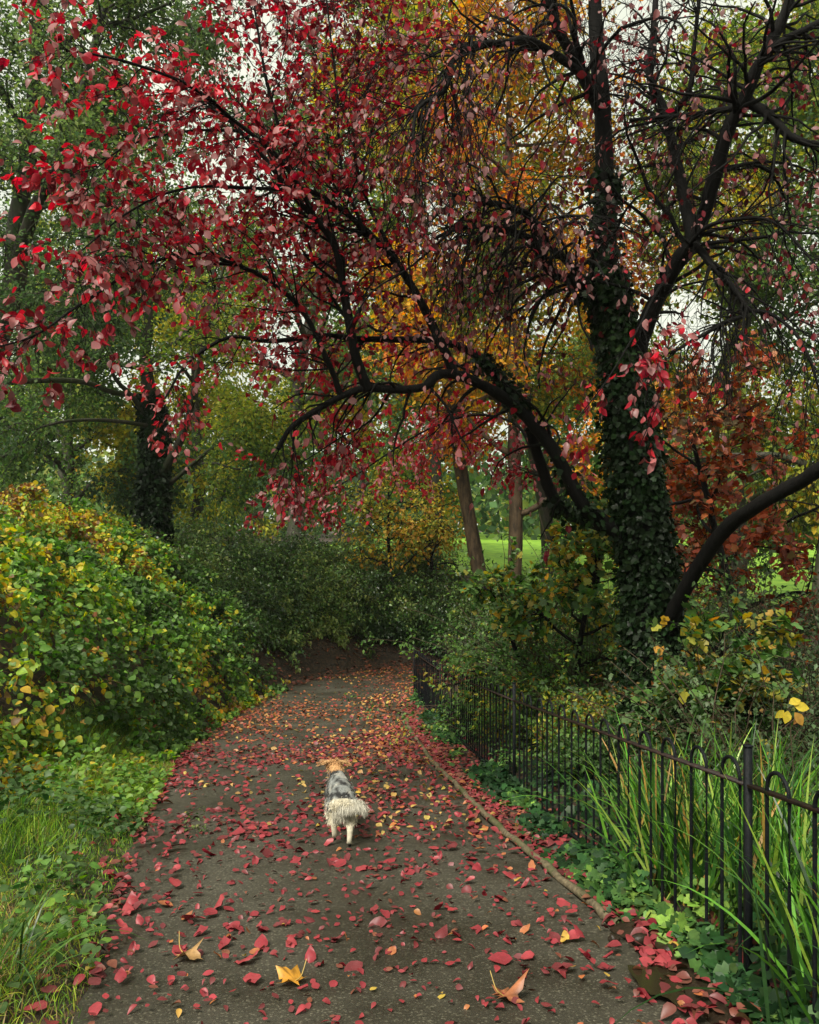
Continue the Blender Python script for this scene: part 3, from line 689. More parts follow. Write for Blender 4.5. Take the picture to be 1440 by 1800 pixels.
YELLOW2 = [((.16, .2, .03), 3), ((.34, .36, .05), 4), ((.5, .42, .05), 3)]
BG = [ # px, depth, height, crown radius, trunk radius, palette, leaf count, leaf size, name, label, bark, crown base, ivy
 (866, 27, 21, 4.2, .24, YGREEN, 15000, (.12, .2), 'woodland_tree', 'slim brown trunked tree leaning left just behind the arching bough', M_barkb, .35, None),
 (905, 25, 21, 4.2, .22, ORANGE, 17000, (.12, .22), 'woodland_tree', 'straight light brown trunked tree with orange leaves, right of the leaning one', M_barkb, .22, None),
 (760, 38, 27, 6, .3, YELLOW, 19000, (.16, .3), 'autumn_tree', 'tall golden yellow tree behind the middle of the red tree', M_barkg, .2, None),
 (960, 34, 25, 5.5, .3, YELLOW, 18000, (.16, .28), 'autumn_tree', 'tall yellow and orange tree seen between the slim trunks and the ivy trunk', M_barkg, .22, None),
 (520, 36, 24, 6.5, .32, BGREEN, 17000, (.16, .28), 'broadleaf_tree', 'tall dull green tree behind the left half of the red crown', M_barkg, .25, None),
 (340, 44, 13, 6, .35, YELLOW2, 22000, (.2, .32), 'broadleaf_tree', 'yellow green tree behind the ivy clad tree on the left', M_barkg, .1, None),
 (120, 40, 12, 6, .35, DGREEN, 24000, (.18, .3), 'broadleaf_tree', 'dark green tree behind the left bank above the white shelter', M_barkg, .12, None),
 (-90, 30, 12, 6, .35, DGREEN, 12000, (.14, .24), 'broadleaf_tree', 'dark green tree whose crown enters at the left edge of the view', M_barkg, .15, None),
 (1130, 30, 26, 5.8, .3, YGREEN, 30000, (.14, .24), 'broadleaf_tree', 'yellow green tree directly behind the ivy clad trunk of the red tree', M_barkg, .2, None),
 (1290, 24, 22, 5.2, .26, YGREEN, 28000, (.12, .22), 'broadleaf_tree', 'olive green tree filling the gap right of the forked limb', M_barkg, .22, None),
 (1430, 20, 16.5, 4.8, .25, DGREEN, 24000, (.1, .18), 'broadleaf_tree', 'dark green tree at the right edge behind the drooping twigs', M_barkg, .2, None),
 (1580, 27, 18, 6, .3, DGREEN, 16000, (.14, .24), 'broadleaf_tree', 'green tree whose crown enters at the right edge of the view', M_barkg, .15, None),
 (640, 52, 14, 6, .3, YGREEN, 16000, (.24, .4), 'broadleaf_tree', 'far yellow green tree between the golden tree and the dull green one', M_barkg, .12, None),
 (1050, 50, 14, 6, .3, DGREEN, 16000, (.24, .4), 'broadleaf_tree', 'far dark green tree at the back of the lawn', M_barkg, .25, None),
]
for i, (px, d, H, R, r0, pal, nl, Ls, nm, lb, bk, cb, iv_) in enumerate(BG):
    rg = np.random.default_rng(100 + i); x = (px - 720) / 1440 * d
    lean = [(-.22, 0), (-.01, 0)][i] if i < 2 else (rg.normal() * .04, rg.normal() * .04)
    lim = auto_limbs(x, d, H, R, r0, rg, n=12, lean=lean, cb=cb, wig=.08 if i < 2 else .22)
    tree_thing(nm, lb, x, d, lim, bk, rg, M_far, n1=90, n2=1100, l1=(R * .25, R * .6), l2=(.5, 1.5), nleaf=int(nl * 1.0), L=Ls, pal=pal, seed=40 + i, spread=.25)

for j, (px, d, r, h, lb) in enumerate([(690, 26.5, 1.6, 2.6, 'orange and yellow bush above the dark bank, left of the slim trunks'), (760, 28, 1.5, 2.4, 'yellow bush just left of the leaning brown trunk')]):
    rg = np.random.default_rng(350 + j); x = (px - 720) / 1440 * d
    lim = auto_limbs(x, d, h + 1.6, r, .05, rg, n=12, cb=.3, up=.2)
    tree_thing('autumn_bush', lb, x, d, lim, M_bark, rg, M_far, 'orange and yellow bushes in the wood', n1=60, n2=420, l1=(.5, 1.2), l2=(.3, .7), nleaf=2200, L=(.09, .17), pal=[((.2, .24, .04), 3), ((.42, .33, .05), 3), ((.42, .22, .04), 2)], seed=170 + j, spread=.08, trop1=(0, 0, -.4), cat='bush')

# young maple with rust-red leaves at the right
rg = np.random.default_rng(31); x = (1330 - 720) / 1440 * 11.5
lim = auto_limbs(x, 11.5, 4.6, 2.0, .06, rg, n=11, cb=.25, up=.15)
tree_thing('young_maple', 'small maple with rust red leaves in layers behind the low bough at right', x, 11.5, lim, M_bark, rg, M_rustleaf, None, n1=70, n2=500, l1=(.5, 1.1), l2=(.2, .5), nleaf=5200, L=(.06, .12), pal=RUST, seed=70, T=TI, spread=.05, trop1=(0, 0, -.3))
# yellow-green sapling between fence and trunk
for j, (px, d, H, R, lb) in enumerate([(1015, 10.2, 3.1, .8, 'yellow and green maple sapling just left of the ivy clad trunk'), (930, 11.8, 2.4, .8, 'green maple sapling with few yellow leaves left of the yellow one'), (1250, 7.4, 1.5, .5, 'pale green sapling under the low bough right of the ivy clad trunk')]):
    rg = np.random.default_rng(300 + j); x = (px - 720) / 1440 * d
    lim = auto_limbs(x, d, H, R, .022, rg, n=12, cb=.15, up=.25)
    pal = [((.035, .09, .02), 4), ((.08, .17, .03), 4), ((.32, .27, .03), 2.6 if j == 0 else 1.2), ((.45, .24, .02), 1.2 if j == 0 else .3)]
    tree_thing('maple_sapling', lb, x, d, lim, M_bark, rg, M_leaf, 'maple saplings behind the fence', n1=50, n2=300, l1=(.3, .7), l2=(.15, .35), nleaf=2600, L=(.055, .11), pal=pal, seed=80 + j, T=TI, spread=.03, trop1=(0, 0, -.2))

# far woodland closing the view
rg = np.random.default_rng(41); n = 42000
a = rg.uniform(-1.05, 1.05, n); dd = rg.uniform(75, 130, n); x = np.tan(a * .9) * dd; hh = 7 + 5 * noise(np.c_[x, dd, 0 * x], .08, 4) + 2 * noise(np.c_[x, dd, 0 * x], .35, 5)
z = ground(x, dd) + rg.uniform(0, 1, n) ** .8 * np.maximum(hh, 3)
p = np.c_[x, dd, z]; pal = DGREEN + [((.15, .16, .03), 2.5), ((.3, .2, .03), 1)]
o = build('far_wood', [leaves(TC, p, rg.normal(size=(n, 3)), rg.normal(size=(n, 3)) + [0, -.5, .6], rg.uniform(.6, 1.3, n), 1., pick(pal, noise(p, .12, 8), rg))], M_far)
tag(o, 'dim mass of green and yellow woodland closing the view beyond the lawn', 'wood', kind='stuff')

# ------------------------------------------------------------------ shrubs
def shrub(name, label, x, y, rx, rz, rng, pal, nst=90, nleaf=5000, L=(.05, .09), mat=None, T=TB, group=None, up=.55, droop=1.3, seed=0, W=.75, z=None, sp=.04):
    zz = gz(x, y) if z is None else z
    t = empty(name, (x, y, zz), label, 'shrub', group)
    p0 = np.c_[x + rng.normal(size=nst) * rx * .3, y + rng.normal(size=nst) * rx * .3, np.full(nst, zz - .05)]
    p0[:, 2] = ground(p0[:, 0], p0[:, 1]) - .04
    a = rng.uniform(0, 6.28, nst)
    d = np.c_[np.cos(a) * 1., np.sin(a), rng.uniform(up, up * 4, nst)]
    el = d[:, 2] / np.linalg.norm(d, axis=1)
    st = grow(p0, d, (rx + (rz * 1.25 - rx) * el) * rng.uniform(.75, 1.3, nst), 12, (0, 0, -droop), .35, rng)
    i, p, tg, _ = sample(st, nst * 6, .25, 1, rng)
    dd2 = side_dirs(tg, rng.uniform(.5, 1.1, len(p)), rng); dd2[:, 2] *= .5
    s2 = grow(p, dd2, rng.uniform(.12, .3, len(p)) * rx, 5, (0, 0, -.5), .4, rng)
    build('stems', [tubes(st, np.full((nst, 1), .008) * np.linspace(1, .4, 12)[None], 4), tubes(s2, np.full((len(s2), 1), .003) * np.linspace(1, .5, 5)[None], 3)], M_stem, t, smooth=True)
    build('foliage', [leaf_set(T, s2, int(nleaf * .75), L, W, pal, rng, t0=.0, spread=sp, up=1., clump=2.2 / rx, seed=seed, droop=.15, flat=.4, soft=.35),
                      leaf_set(T, st, int(nleaf * .25), L, W, pal, rng, t0=.3, spread=sp, up=1., clump=2.2 / rx, seed=seed, droop=.1, flat=.4, soft=.35)], mat or M_leaf, t)
    return t
SD = [((.03, .065, .018), 3), ((.065, .13, .03), 4), ((.12, .21, .05), 3), ((.24, .30, .08), 1.6)]
M_wet = leaf_mat('wet_dark_leaf', .3, .3, spec=.55)
SM = [((.03, .08, .02), 3), ((.075, .17, .035), 4), ((.14, .27, .05), 3), ((.45, .4, .04), 1.), ((.3, .12, .03), .4)]
SR = [((.014, .032, .012), 3), ((.028, .06, .022), 4), ((.06, .10, .045), 2), ((.25, .10, .03), .25)]
bank = [(-9.5, 20, 1.6, 'under the far left trees'), (-7.4, 21.4, 1.3, 'at the foot of the ivy clad tree'), (-6.0, 22.5, 1.6, 'right of the ivy clad trunk'), (-4.9, 21.5, 1.6, 'low on the bank below the ivy clad tree'), (-5.4, 25, 1.9, 'on the crest behind the ivy clad tree'),
        (-3.4, 25.3, 2.1, 'on the bank above the bare earth'), (-1.7, 26.6, 2.0, 'above the path bend, second from the earth patch'), (.1, 27.2, 1.9, 'straight above the far end of the path'), (1.8, 28, 1.8, 'left of the slim brown trunks'), (3.4, 27.6, 1.5, 'at the foot of the slim brown trunks'),
        (-4.6, 18.6, 1.2, 'next to the yellow brambles near the bend'), (-6.2, 18.2, 1.3, 'behind the crest of the brambles'), (-12.5, 24, 1.5, 'beside the white shelter'), (-3.9, 22.6, 1.1, 'lowest on the slope, left of the bare earth'), (-2.9, 29, 2.2, 'on the crest in the middle of the bank'), (-.2, 30, 2.0, 'on the crest behind the path end'), (5.0, 29.5, 1.5, 'right of the slim brown trunks'), (-8.4, 17.2, 1.2, 'behind the left end of the brambles'),
        (-5.0, 20.3, 1.1, 'close behind the brambles where the path bends'), (-3.9, 24.2, 1.3, 'second row above the left end of the bare earth'), (-2.3, 24.9, 1.15, 'touching the top of the bare earth, left half'), (-.7, 25.9, 1.1, 'touching the top of the bare earth, right half'),
        (-8.3, 22.8, 1.5, 'left of the ivy clad trunk'), (-6.8, 26.5, 1.8, 'behind and right of the ivy clad tree'), (-4.2, 27.3, 1.8, 'highest row, behind the left of the earth slope'), (1.2, 26.3, 1.0, 'low above the far bend of the path'),
        (-4.3, 20.9, .9, 'small one just past the end of the brambles'), (-3.7, 21.9, .75, 'smallest one beside the left path edge at the bend'), (-2.6, 23.9, .75, 'small one creeping onto the left of the bare earth'), (-1.0, 25.0, .75, 'small one creeping onto the middle of the bare earth'), (.5, 25.6, .8, 'small one creeping onto the right of the bare earth'), (1.7, 25.8, .8, 'small one partly behind the far fence corner')]
for j, (x, y, r, wh) in enumerate(bank):
    rg = np.random.default_rng(500 + j)
    shrub('bank_shrub', 'dark green arching shrub ' + wh, x, y, r, r * .62, rg, SD, 150, 9500, (.07, .15), group='dark arching shrubs on the bank', seed=90 + j, W=.7, sp=.06, mat=M_wet)
right = [ # px, depth, radius, height, palette, leaf, label
 (985, 10.3, .85, 1.0, SM, (.04, .08), 'bright green bush with yellow leaves behind the middle of the fence'),
 (945, 12.5, .7, .9, SM, (.04, .08), 'green bush with yellow leaves behind the far part of the fence'),
 (915, 16.4, .65, .8, SM, (.06, .11), 'green bush at the far corner of the fence'),
 (1040, 8.4, .6, .7, SM, (.035, .07), 'green bush at the foot of the ivy clad trunk, left side'),
 (985, 16, 1.2, 1.5, SR, (.06, .11), 'dark bush behind the green bushes of the far fence'),
 (1010, 14.0, 1.3, 1.5, SR, (.06, .11), 'dark bush left of the ivy clad trunk'),
 (925, 20.4, 1.4, 1.5, SR, (.08, .14), 'brown green bush below the slim brown trunks'),
 (1100, 12, 1.3, 1.6, SR, (.05, .10), 'dark bush hidden mostly behind the ivy clad trunk'),
 (1240, 10.5, 1.4, 1.9, SR, (.05, .09), 'dark green bush under the low bough'),
 (1370, 9.0, 1.3, 1.8, SR, (.04, .07), 'small leaved dark bush at the right edge'),
 (1320, 6.6, .8, 1.15, SR, (.03, .055), 'small leaved evergreen bush behind the sedge'),
 (1480, 7.0, .9, 1.4, SR, (.03, .06), 'small leaved evergreen bush cut by the right edge of the view'),
 (1450, 13, 1.6, 2.2, SR, (.06, .11), 'large dark bush behind the small maple'),
 (1180, 16, 1.7, 1.9, SM, (.08, .14), 'light green bush behind the ivy clad trunk, right side'),
 (985, 11.6, 1.0, 2.3, SM, (.04, .08), 'tall bright green bush left of the ivy clad trunk, taller than the fence bushes'),
 (1060, 10.6, .8, 2.1, SM, (.04, .08), 'tall green and yellow bush touching the left side of the ivy clad trunk'),
 (1000, 14.0, .95, 1.9, SM, (.045, .085), 'tall green bush below the straight brown trunk'),
 (1010, 22, 1.7, 1.5, SM, (.08, .14), 'green bush before the bright lawn'),
]
for j, (px, d, r, h, pal, Ls, lb) in enumerate(right):
    rg = np.random.default_rng(600 + j)
    shrub('bush', lb, (px - 720) / 1440 * d, d, r, h, rg, pal, 100, 8500 if pal is SM else 6000, Ls, group='bushes behind the fence', seed=120 + j, W=.8, up=.8, droop=1.)

# ------------------------------------------------------------------ bramble thicket on the left bank
rb_ = np.random.default_rng(51)
def thick_surf(s, y):
    x = np.interp(y, LP[:, 1], LP[:, 0]) - s
    h = (.25 + .5 * ss(.0, .8, s - FOOT(y) + .25)) * np.maximum(.45, 1. + .5 * noise(np.stack([s * 1.3, y, 0 * y], -1), 1.8, 61) + .42 * noise(np.stack([s, y, 0 * y], -1), 5., 62))
    h = h * ss(-.35, .2, s - FOOT(y)) * (1 + .35 * ss(12, 16, y))
    return np.stack([x, y, ground(x, y) + np.maximum(h, .03)], -1)
def thicket(n, smax=6.5):
    y = 6.2 + 12.3 * rb_.uniform(0, 1, n) ** .8; s = rb_.uniform(0, 1, n) * smax + FOOT(y) - .3
    p = thick_surf(s, y); e = .08
    du = thick_surf(s + e, y) - p; dv = thick_surf(s, y + e) - p
    nn = nrm(np.cross(dv, du)); nn *= np.sign(nn[:, 2:3] + 1e-9)
    return p, nn
p, nn = thicket(115000)
gap = (noise(p, 6, 67) > -.85) & (noise(p, 15, 68) > -.14); p, nn = p[gap], nn[gap]; dep = rb_.exponential(.13, len(p)) - .07; p = p - nn * dep[:, None] + rb_.normal(size=p.shape) * .02
BR = [((.035, .08, .018), 3.2), ((.07, .16, .025), 4.6), ((.13, .28, .035), 4.6), ((.28, .42, .04), 2.2), ((.6, .5, .03), 1.6), ((.58, .32, .02), .5), ((.20, .08, .03), .8)]
sel = .6 * noise(p * [1, 1, .45], 3.6, 63) + .4 * noise(p, 1.5, 64)
col = pick(BR, sel, rb_, .16, .17)
dd = nn * .45 + rb_.normal(size=p.shape) * .7 + [.25, -.35, -.4]
ln = nn + rb_.normal(size=p.shape) * .75 + [0, -.1, .5]
lp = [leaves(TA, p, dd, ln, rb_.uniform(.03, .085, len(p)) * rb_.uniform(.9, 1.5, len(p)), rb_.uniform(1.0, 1.5, len(p)), col, zf=rb_.uniform(.2, 2, len(p)))]
p2, n2_ = thicket(1300); d2 = nrm(n2_ * .7 + rb_.normal(size=p2.shape) * .6)
st = grow(p2 - n2_ * .35, d2, rb_.uniform(.5, 1.25, len(p2)), 12, (0, 0, -2.2), .5, rb_)
lp.append(leaf_set(TA, st, 15000, (.04, .10), 1.2, BR, rb_, t0=.2, spread=.02, up=.9, clump=1.5, seed=66, droop=.3, soft=.4))
o = build('brambles', lp + [tubes(st, np.full((len(p2), 1), .004) * np.linspace(1, .4, 12)[None], 4, (.12, .07, .03))], M_leaf)
tag(o, 'dense bank of green and yellow brambles and climbers left of the path', 'brambles', kind='stuff')

# ------------------------------------------------------------------ grass and weeds on the left verge
rv = np.random.default_rng(61); n = 70000
y = 1.6 + 10.5 * rv.uniform(0, 1, n) ** 1.35; s = .015 + rv.uniform(0, 1, n) * (FOOT(y) + .5)
x = np.interp(y, LP[:, 1], LP[:, 0]) - s; z = ground(x, y) - .01
tall = (.3 + .9 * np.clip(s / .7, 0, 1)) * (1 + .5 * noise(np.c_[x, y, z], 3.5, 71))
pp = np.c_[x, y, z]; G = [((.03, .07, .014), 3.), ((.09, .21, .02), 4), ((.21, .38, .03), 3.6), ((.42, .48, .05), 2.6), ((.32, .22, .09), 2)]
d = np.c_[rv.normal(size=(n, 2)) * .5 + [-.02, -.08], np.ones(n)]
gp = [blades(pp, d, rv.uniform(.06, .22, n) * tall, rv.uniform(.003, .007, n), 6, pick(G, noise(pp, 2.2, 72), rv, .2, .5), droop=rv.uniform(.6, 2.6, n), rng=rv)]
o = build('grass', gp, M_blade); tag(o, 'uneven green and straw coloured grass on the left verge', 'grass', kind='stuff')
n = 11000; y = 2.2 + 10 * rv.uniform(0, 1, n) ** 1.2; s = rv.uniform(0.0, 1, n) * (FOOT(y) + .4); x = np.interp(y, LP[:, 1], LP[:, 0]) - s
pp = np.c_[x, y, ground(x, y) + rv.uniform(.03, .34, n) * np.clip(.25 + s, .25, 1)]; m = noise(pp, 2.8, 75) + .5 * ss(7.5, 4.5, pp[:, 1]) * 0 - .12 * (pp[:, 1] < 6.2) > -.2; pp = pp[m]; n = len(pp)
WG = [((.035, .09, .02), 4), ((.10, .22, .03), 4), ((.18, .32, .03), 3), ((.55, .45, .04), .9), ((.3, .04, .04), .3)]
o = build('weeds', [leaves(TA, pp, rv.normal(size=(n, 3)) * [1, 1, .4], rv.normal(size=(n, 3)) * .4 + [0, 0, 1], rv.uniform(.03, .08, n), 1.1, pick(WG, noise(pp, 2, 76), rv))], M_leaf)
tag(o, 'small leafy weeds mixed into the grass of the left verge', 'weeds', kind='stuff')

def tuft(name, label, cat, x, y, n, L, W, rng, pal, spread=.12, lean=.45, droop=1.2, K=9, group=None, fan=None):
    z = gz(x, y); t = empty(name, (x, y, z), label, cat, group)
    p = np.c_[x + rng.normal(size=n) * spread, y + rng.normal(size=n) * spread, np.full(n, z)]; p[:, 2] = ground(p[:, 0], p[:, 1]) - .02
    d = np.c_[rng.normal(size=(n, 2)) * lean, np.ones(n)]
    if fan is not None: d[:, :2] += fan
    build('leaf_blades', [blades(p, d, rng.uniform(*L, n), rng.uniform(*W, n), K, pick(pal, noise(p, 6, 3), rng, .22, .8), droop=rng.uniform(.3, droop, n), rng=rng)], M_blade, t)
    return t
GT = [((.03, .07, .015), 2), ((.06, .14, .025), 4), ((.12, .22, .03), 2), ((.3, .28, .08), .7)]
rg = np.random.default_rng(71)
tuft('grass_tussock', 'tall dark grass tussock at the foot of the brambles', 'grass tuft', -3.3, 8.3, 120, (.3, .75), (.006, .011), rg, GT, .12, .5, 2.2)
tuft('grass_tussock', 'arching grass tussock at the bottom left corner', 'grass tuft', -1.78, 3.5, 60, (.4, .8), (.006, .012), rg, GT, .07, .5, 2.6, fan=np.array([.35, .1]))
SG = [((.018, .055, .012), 4.5), ((.045, .13, .018), 5), ((.11, .26, .03), 3.6), ((.32, .46, .08), 2.2), ((.42, .24, .06), .9)]
sed = [(1.78, 4.15, 150, 'between the nearest post and the frame edge, second row'), (1.62, 4.75, 170, 'right behind the hoops left of the nearest post'), (1.95, 3.55, 130, 'right of the nearest fence post'), (2.1, 4.7, 170, 'behind the nearest post, tallest of the bed'),
       (1.7, 5.5, 150, 'at the left end of the sedge bed'), (2.3, 5.4, 150, 'at the back of the sedge bed'), (1.72, 3.05, 90, 'cut by the bottom right corner'), (2.55, 4.6, 120, 'cut by the right edge of the view')]
for j, (x, y, n, lb) in enumerate(sed):
    tuft('sedge_clump', 'bright green long bladed sedge clump ' + lb, 'sedge', x, y, n, (.55, 1.12), (.012, .027), np.random.default_rng(720 + j), SG, .14, .36, 1.7, 11, 'long bladed sedges behind the near fence')

# ------------------------------------------------------------------ ivy and litter along the fence
ri = np.random.default_rng(81)
def fence_x(y): return np.interp(y, FP[:5, 1], FP[:5, 0])
n = 15000; y = 2.3 + 15 * ri.uniform(0, 1, n) ** 1.25; fx = fence_x(y); kx_ = np.interp(y, RP[:, 1], RP[:, 0])
x = fx + np.where(ri.uniform(size=n) < .5, -np.abs(ri.normal(size=n)) * .13, ri.uniform(0, 2.0, n)); x = np.maximum(x, kx_ + .09 + .04 * ri.normal(size=n) + .12 * (y < 4.3))
m = noise(np.c_[x, y, 0 * y], 3.2, 82) > -.25; x, y, fx = x[m], y[m], fx[m]; n = len(x)
hh = .02 + .16 * ri.uniform(0, 1, n) * np.clip(.5 + noise(np.c_[x, y, 0 * y], 5, 83), .1, 1.5) * ss(-.35, .05, x - fx) + .15 * (x > fx) * ri.uniform(0, 1, n)
pp = np.c_[x, y, ground(x, y) + hh]
IV = [((.010, .028, .010), 3.5), ((.02, .055, .016), 4), ((.045, .10, .024), 2.6), ((.13, .22, .04), .8)]
o = build('ivy_carpet', [leaves(TI, pp, ri.normal(size=(n, 3)) * [1, 1, .5] + [-.3, -.4, -.2], ri.normal(size=(n, 3)) * .45 + [-.25, -.35, 1], ri.uniform(.035, .085, n), ri.uniform(.85, 1.1, n), pick(IV, noise(pp, 3, 84), ri, .2, .4))], M_gloss)
tag(o, 'glossy ground ivy creeping along the foot of the fence', 'ivy', kind='stuff')

def litter(n, xf, yf, pal, L, z0, rng, up=1., T=TA, seed=0, fl=.25):
    x, y = xf, yf; n = len(x); z = ground(x, y) + z0; p = np.c_[x, y, z + rng.uniform(0, .012, n)]
    return leaves(T, p, rng.normal(size=(n, 3)) * [1, 1, .08] + [0, 0, .02], rng.normal(size=(n, 3)) * fl + [0, 0, 1], rng.uniform(*L, n), rng.uniform(.8, 1.15, n), pick(pal, noise(p, 1.5, seed), rng, .2, 1.), zf=rng.uniform(-.5, 3.0, n))
LR = [((.07, .010, .012), 3.2), ((.18, .011, .02), 4), ((.27, .022, .032), 3), ((.12, .05, .02), 1), ((.40, .15, .03), .4), ((.5, .38, .05), .15)]
LO = [((.12, .04, .018), 3), ((.30, .09, .025), 4), ((.42, .16, .035), 3), ((.26, .03, .03), 1.6), ((.5, .34, .07), 1.2)]

# ------------------------------------------------------------------ fallen leaves on the path
rf = np.random.default_rng(91)
def on_path(n, y0, y1, pw=1., edge=.0):
    y = y0 + (y1 - y0) * rf.uniform(0, 1, n) ** pw
    xl = np.interp(y, LP[:, 1], LP[:, 0]); xr = np.interp(y, RP[:, 1], RP[:, 0]); u = rf.uniform(0, 1, n)
    return xl + (xr - xl) * u, y, u
def pz(y): return zpath(y) + .03
# one mesh for each kind of leaf, shared by the copies
def leaf_me(nm, col, T, zf, curl, L=1., W=1., seed=0):
    r = np.random.default_rng(seed); v = T[0].copy(); v[1:-1] += r.normal(size=(len(v) - 2, 3)) * [.02, .035, .03]; v[:, 1] += [.12, -.1, .05, -.15][seed % 4] * (v[:, 0] - .5) ** 2
    v[:, 2] = v[:, 2] * zf + curl * (v[:, 0] - .5) ** 2 + .05 * r.normal(size=len(v)) * .5; v[:, 1] *= W
    C = np.tile(np.array(col), (len(v), 1)) * (1 + .12 * r.normal(size=(len(v), 1)))
    return build(nm, [(v, T[1], C)], M_fallen, me_only=True)
KINDS = {'dark maroon': (.08, .008, .012), 'crimson': (.21, .011, .022), 'pinkish red': (.31, .032, .042), 'yellow': (.55, .40, .05), 'orange brown': (.36, .14, .04)}
KM = {}
for q, (kn, c) in enumerate(KINDS.items()):
    KM[kn] = [leaf_me('fallen_leaf', c, TA, [1.2, .4, 2.2, -1.5][v % 4], [.5, .15, .9, -.5][v % 4], W=[1., 1.15, .8, .95][v % 4], seed=q * 9 + v) for v in range(4)]
X, Y, U = on_path(1300, 2.6, 6.3, 1.)
# clumping: keep leaves where the drift noise is high
keep = noise(np.c_[X, Y, 0 * X], 2.6, 92) + .5 * rf.normal(size=len(X)) + .35 * (U > .75) > .35
X, Y, U = X[keep][:330], Y[keep][:330], U[keep][:330]
vis = (np.abs(X) < Y * .52) & (935 + 1440 * (EYE - pz(Y)) / Y < 1830)
X, Y, U = X[vis][:292], Y[vis][:292], U[vis][:292]
kk = list(KINDS); 
names = {}
for x, y, u in zip(X, Y, U):
    k = rf.choice(5, p=[.31, .40, .22, .015, .055]); kn = kk[k]
    me = KM[kn][rf.integers(4)]; o = bpy.data.objects.new('fallen_leaf', me); COL.objects.link(o)
    s_ = .038 + .082 * rf.uniform() ** 1.7 * (.55 if k == 3 else 1)
    o.scale = (s_, s_, s_ * rf.uniform(.8, 1.6)); o.location = (x, y, pz(y) + .006 + .004 * rf.uniform())
    o.rotation_euler = (rf.normal() * .2 - .12, rf.normal() * .2, rf.uniform(0, 6.28))
    form = ['cupped', 'flat', 'curled', 'arched'][KM[kn].index(me)]; size = 'large' if s_ > .066 else 'small'
    zone = 'by the grass verge' if u < .2 else ('near the muddy right edge' if u > .8 else 'in the middle of the path')
    near = 'nearest the camera' if y < 4.2 else 'nearer the dog'
    tag(o, '%s %s %s fallen leaf %s, %s' % (size, form, kn, zone, near), 'leaf', '%s %s %s leaves %s %s' % (size, form, kn, zone, near))
print('individual leaves', len(X))
parts = []
x0_, y0_, u0_ = on_path(950, 2.6, 6.3, .9)
parts.append(('s', x0_, y0_, LR, (.025, .055)))
x, y, u = on_path(3800, 6.3, 13, 1.); m = noise(np.c_[x, y, 0 * x], 2.2, 93) + .5 * rf.normal(size=len(x)) + .5 * (np.abs(u - .5) > .38) > -.15
parts.append(('n', x[m], y[m], LR + [((.45, .35, .08), 1.)], (.035, .085)))
x, y, u = on_path(10500, 9.5, 26, .9); m = noise(np.c_[x, y, 0 * x], 1.2, 94) + .5 * rf.normal(size=len(x)) + .06 * (y - 17) + .35 * (u > .75) > .0
parts.append(('f', x[m], y[m], LO, (.04, .09)))
lt = []
for q, (_, x, y, pal, L) in enumerate(parts):
    n = len(x); p = np.c_[x, y, pz(y) + .004 + rf.uniform(0, .01, n)]
    lt.append(leaves(TA, p, rf.normal(size=(n, 3)) * [1, 1, .1], rf.normal(size=(n, 3)) * .32 + [0, .0, 1], rf.uniform(*L, n), rf.uniform(.7, 1.1, n), pick(pal, noise(p, 1.5, 95), rf, .2, 1.), zf=rf.uniform(-.5, 3, n)))
o = build('leaf_litter', lt, M_fallen); tag(o, 'red, orange and yellow leaf litter covering the path from the dog to the bend', 'leaf litter', kind='stuff')
# litter beside the kerb, behind the fence and on the banks
n = 3600; y = 2.4 + 14 * rf.uniform(0, 1, n) ** 1.1; x = np.interp(y, RP[:, 1], RP[:, 0]) + .05 + rf.exponential(.22, n)
a1 = litter(n, x, y, LR + [((.2, .09, .04), 3)], (.035, .08), .015, rf, seed=96)
n = 420; y = 2.4 + 14 * rf.uniform(0, 1, n); x = np.interp(y, LP[:, 1], LP[:, 0]) - rf.exponential(.12, n) + .06
a2 = litter(n, x, y, LR, (.05, .1), .03, rf, seed=97)
n = 5500; y = rf.uniform(18, 29, n); x = rf.uniform(-4.5, 3, n); s = sdist(x, y, LP); m = (s > -.1) & (s < 3.2)
a3 = litter(n, x[m], y[m], [((.09, .045, .022), 5), ((.18, .07, .03), 4), ((.3, .10, .03), 1.4)], (.06, .12), .01, rf, seed=98)
n = 200; y = rf.uniform(2.9, 4.5, n); x = 1.26 + .14 * rf.normal(size=n)
a4 = litter(n, x, y, LR + [((.08, .04, .02), 5)], (.035, .09), .05, rf, seed=99, fl=.4)
o = build('verge_litter', [a1, a2, a3, a4], M_fallen); tag(o, 'brown and red leaf litter on the soil beside the path', 'leaf litter', kind='stuff')

# three big maple leaves
def maple(label, px, py, size, c1, rot, seed, curl):
    d = 3.3
    for _ in range(30): d = 1440 * (EYE - pz(d)) / (py - H0)
    q = P(px, py, d); t = empty('maple_leaf', q, label, 'leaf', 'large fallen maple leaves')
    r = np.random.default_rng(seed); v = TM[0].copy() * size; rad = np.hypot(v[:, 0], v[:, 1]) / size
    v[:, 2] = size * (.10 + curl * rad ** 2 * (.5 + .9 * np.sin(np.arctan2(v[:, 1], v[:, 0]) * 3 + seed) + .25 * r.normal(size=len(v))) * .6).clip(.04)
    c, s_ = math.cos(rot), math.sin(rot); v[:, :2] = v[:, :2] @ np.array([[c, s_], [-s_, c]]); v[:, 2] -= .12 * v[:, 1]
    C = np.array(c1) * (1 + .3 * r.normal(size=(len(v), 1)))
    build('blade', [(v + q, TM[1], C)], M_fallen, t)
    e = np.array([[0, 0, .1 * size], [-.3 * size * c, -.3 * size * s_, .4 * size], [-.5 * size * c, -.5 * size * s_ + .05, .9 * size]])
    build('stalk', [tubes(catmull(e, 8) + q, rad_prof(.003, .002, 8), 5, (.4, .28, .08))], M_fallen, t)
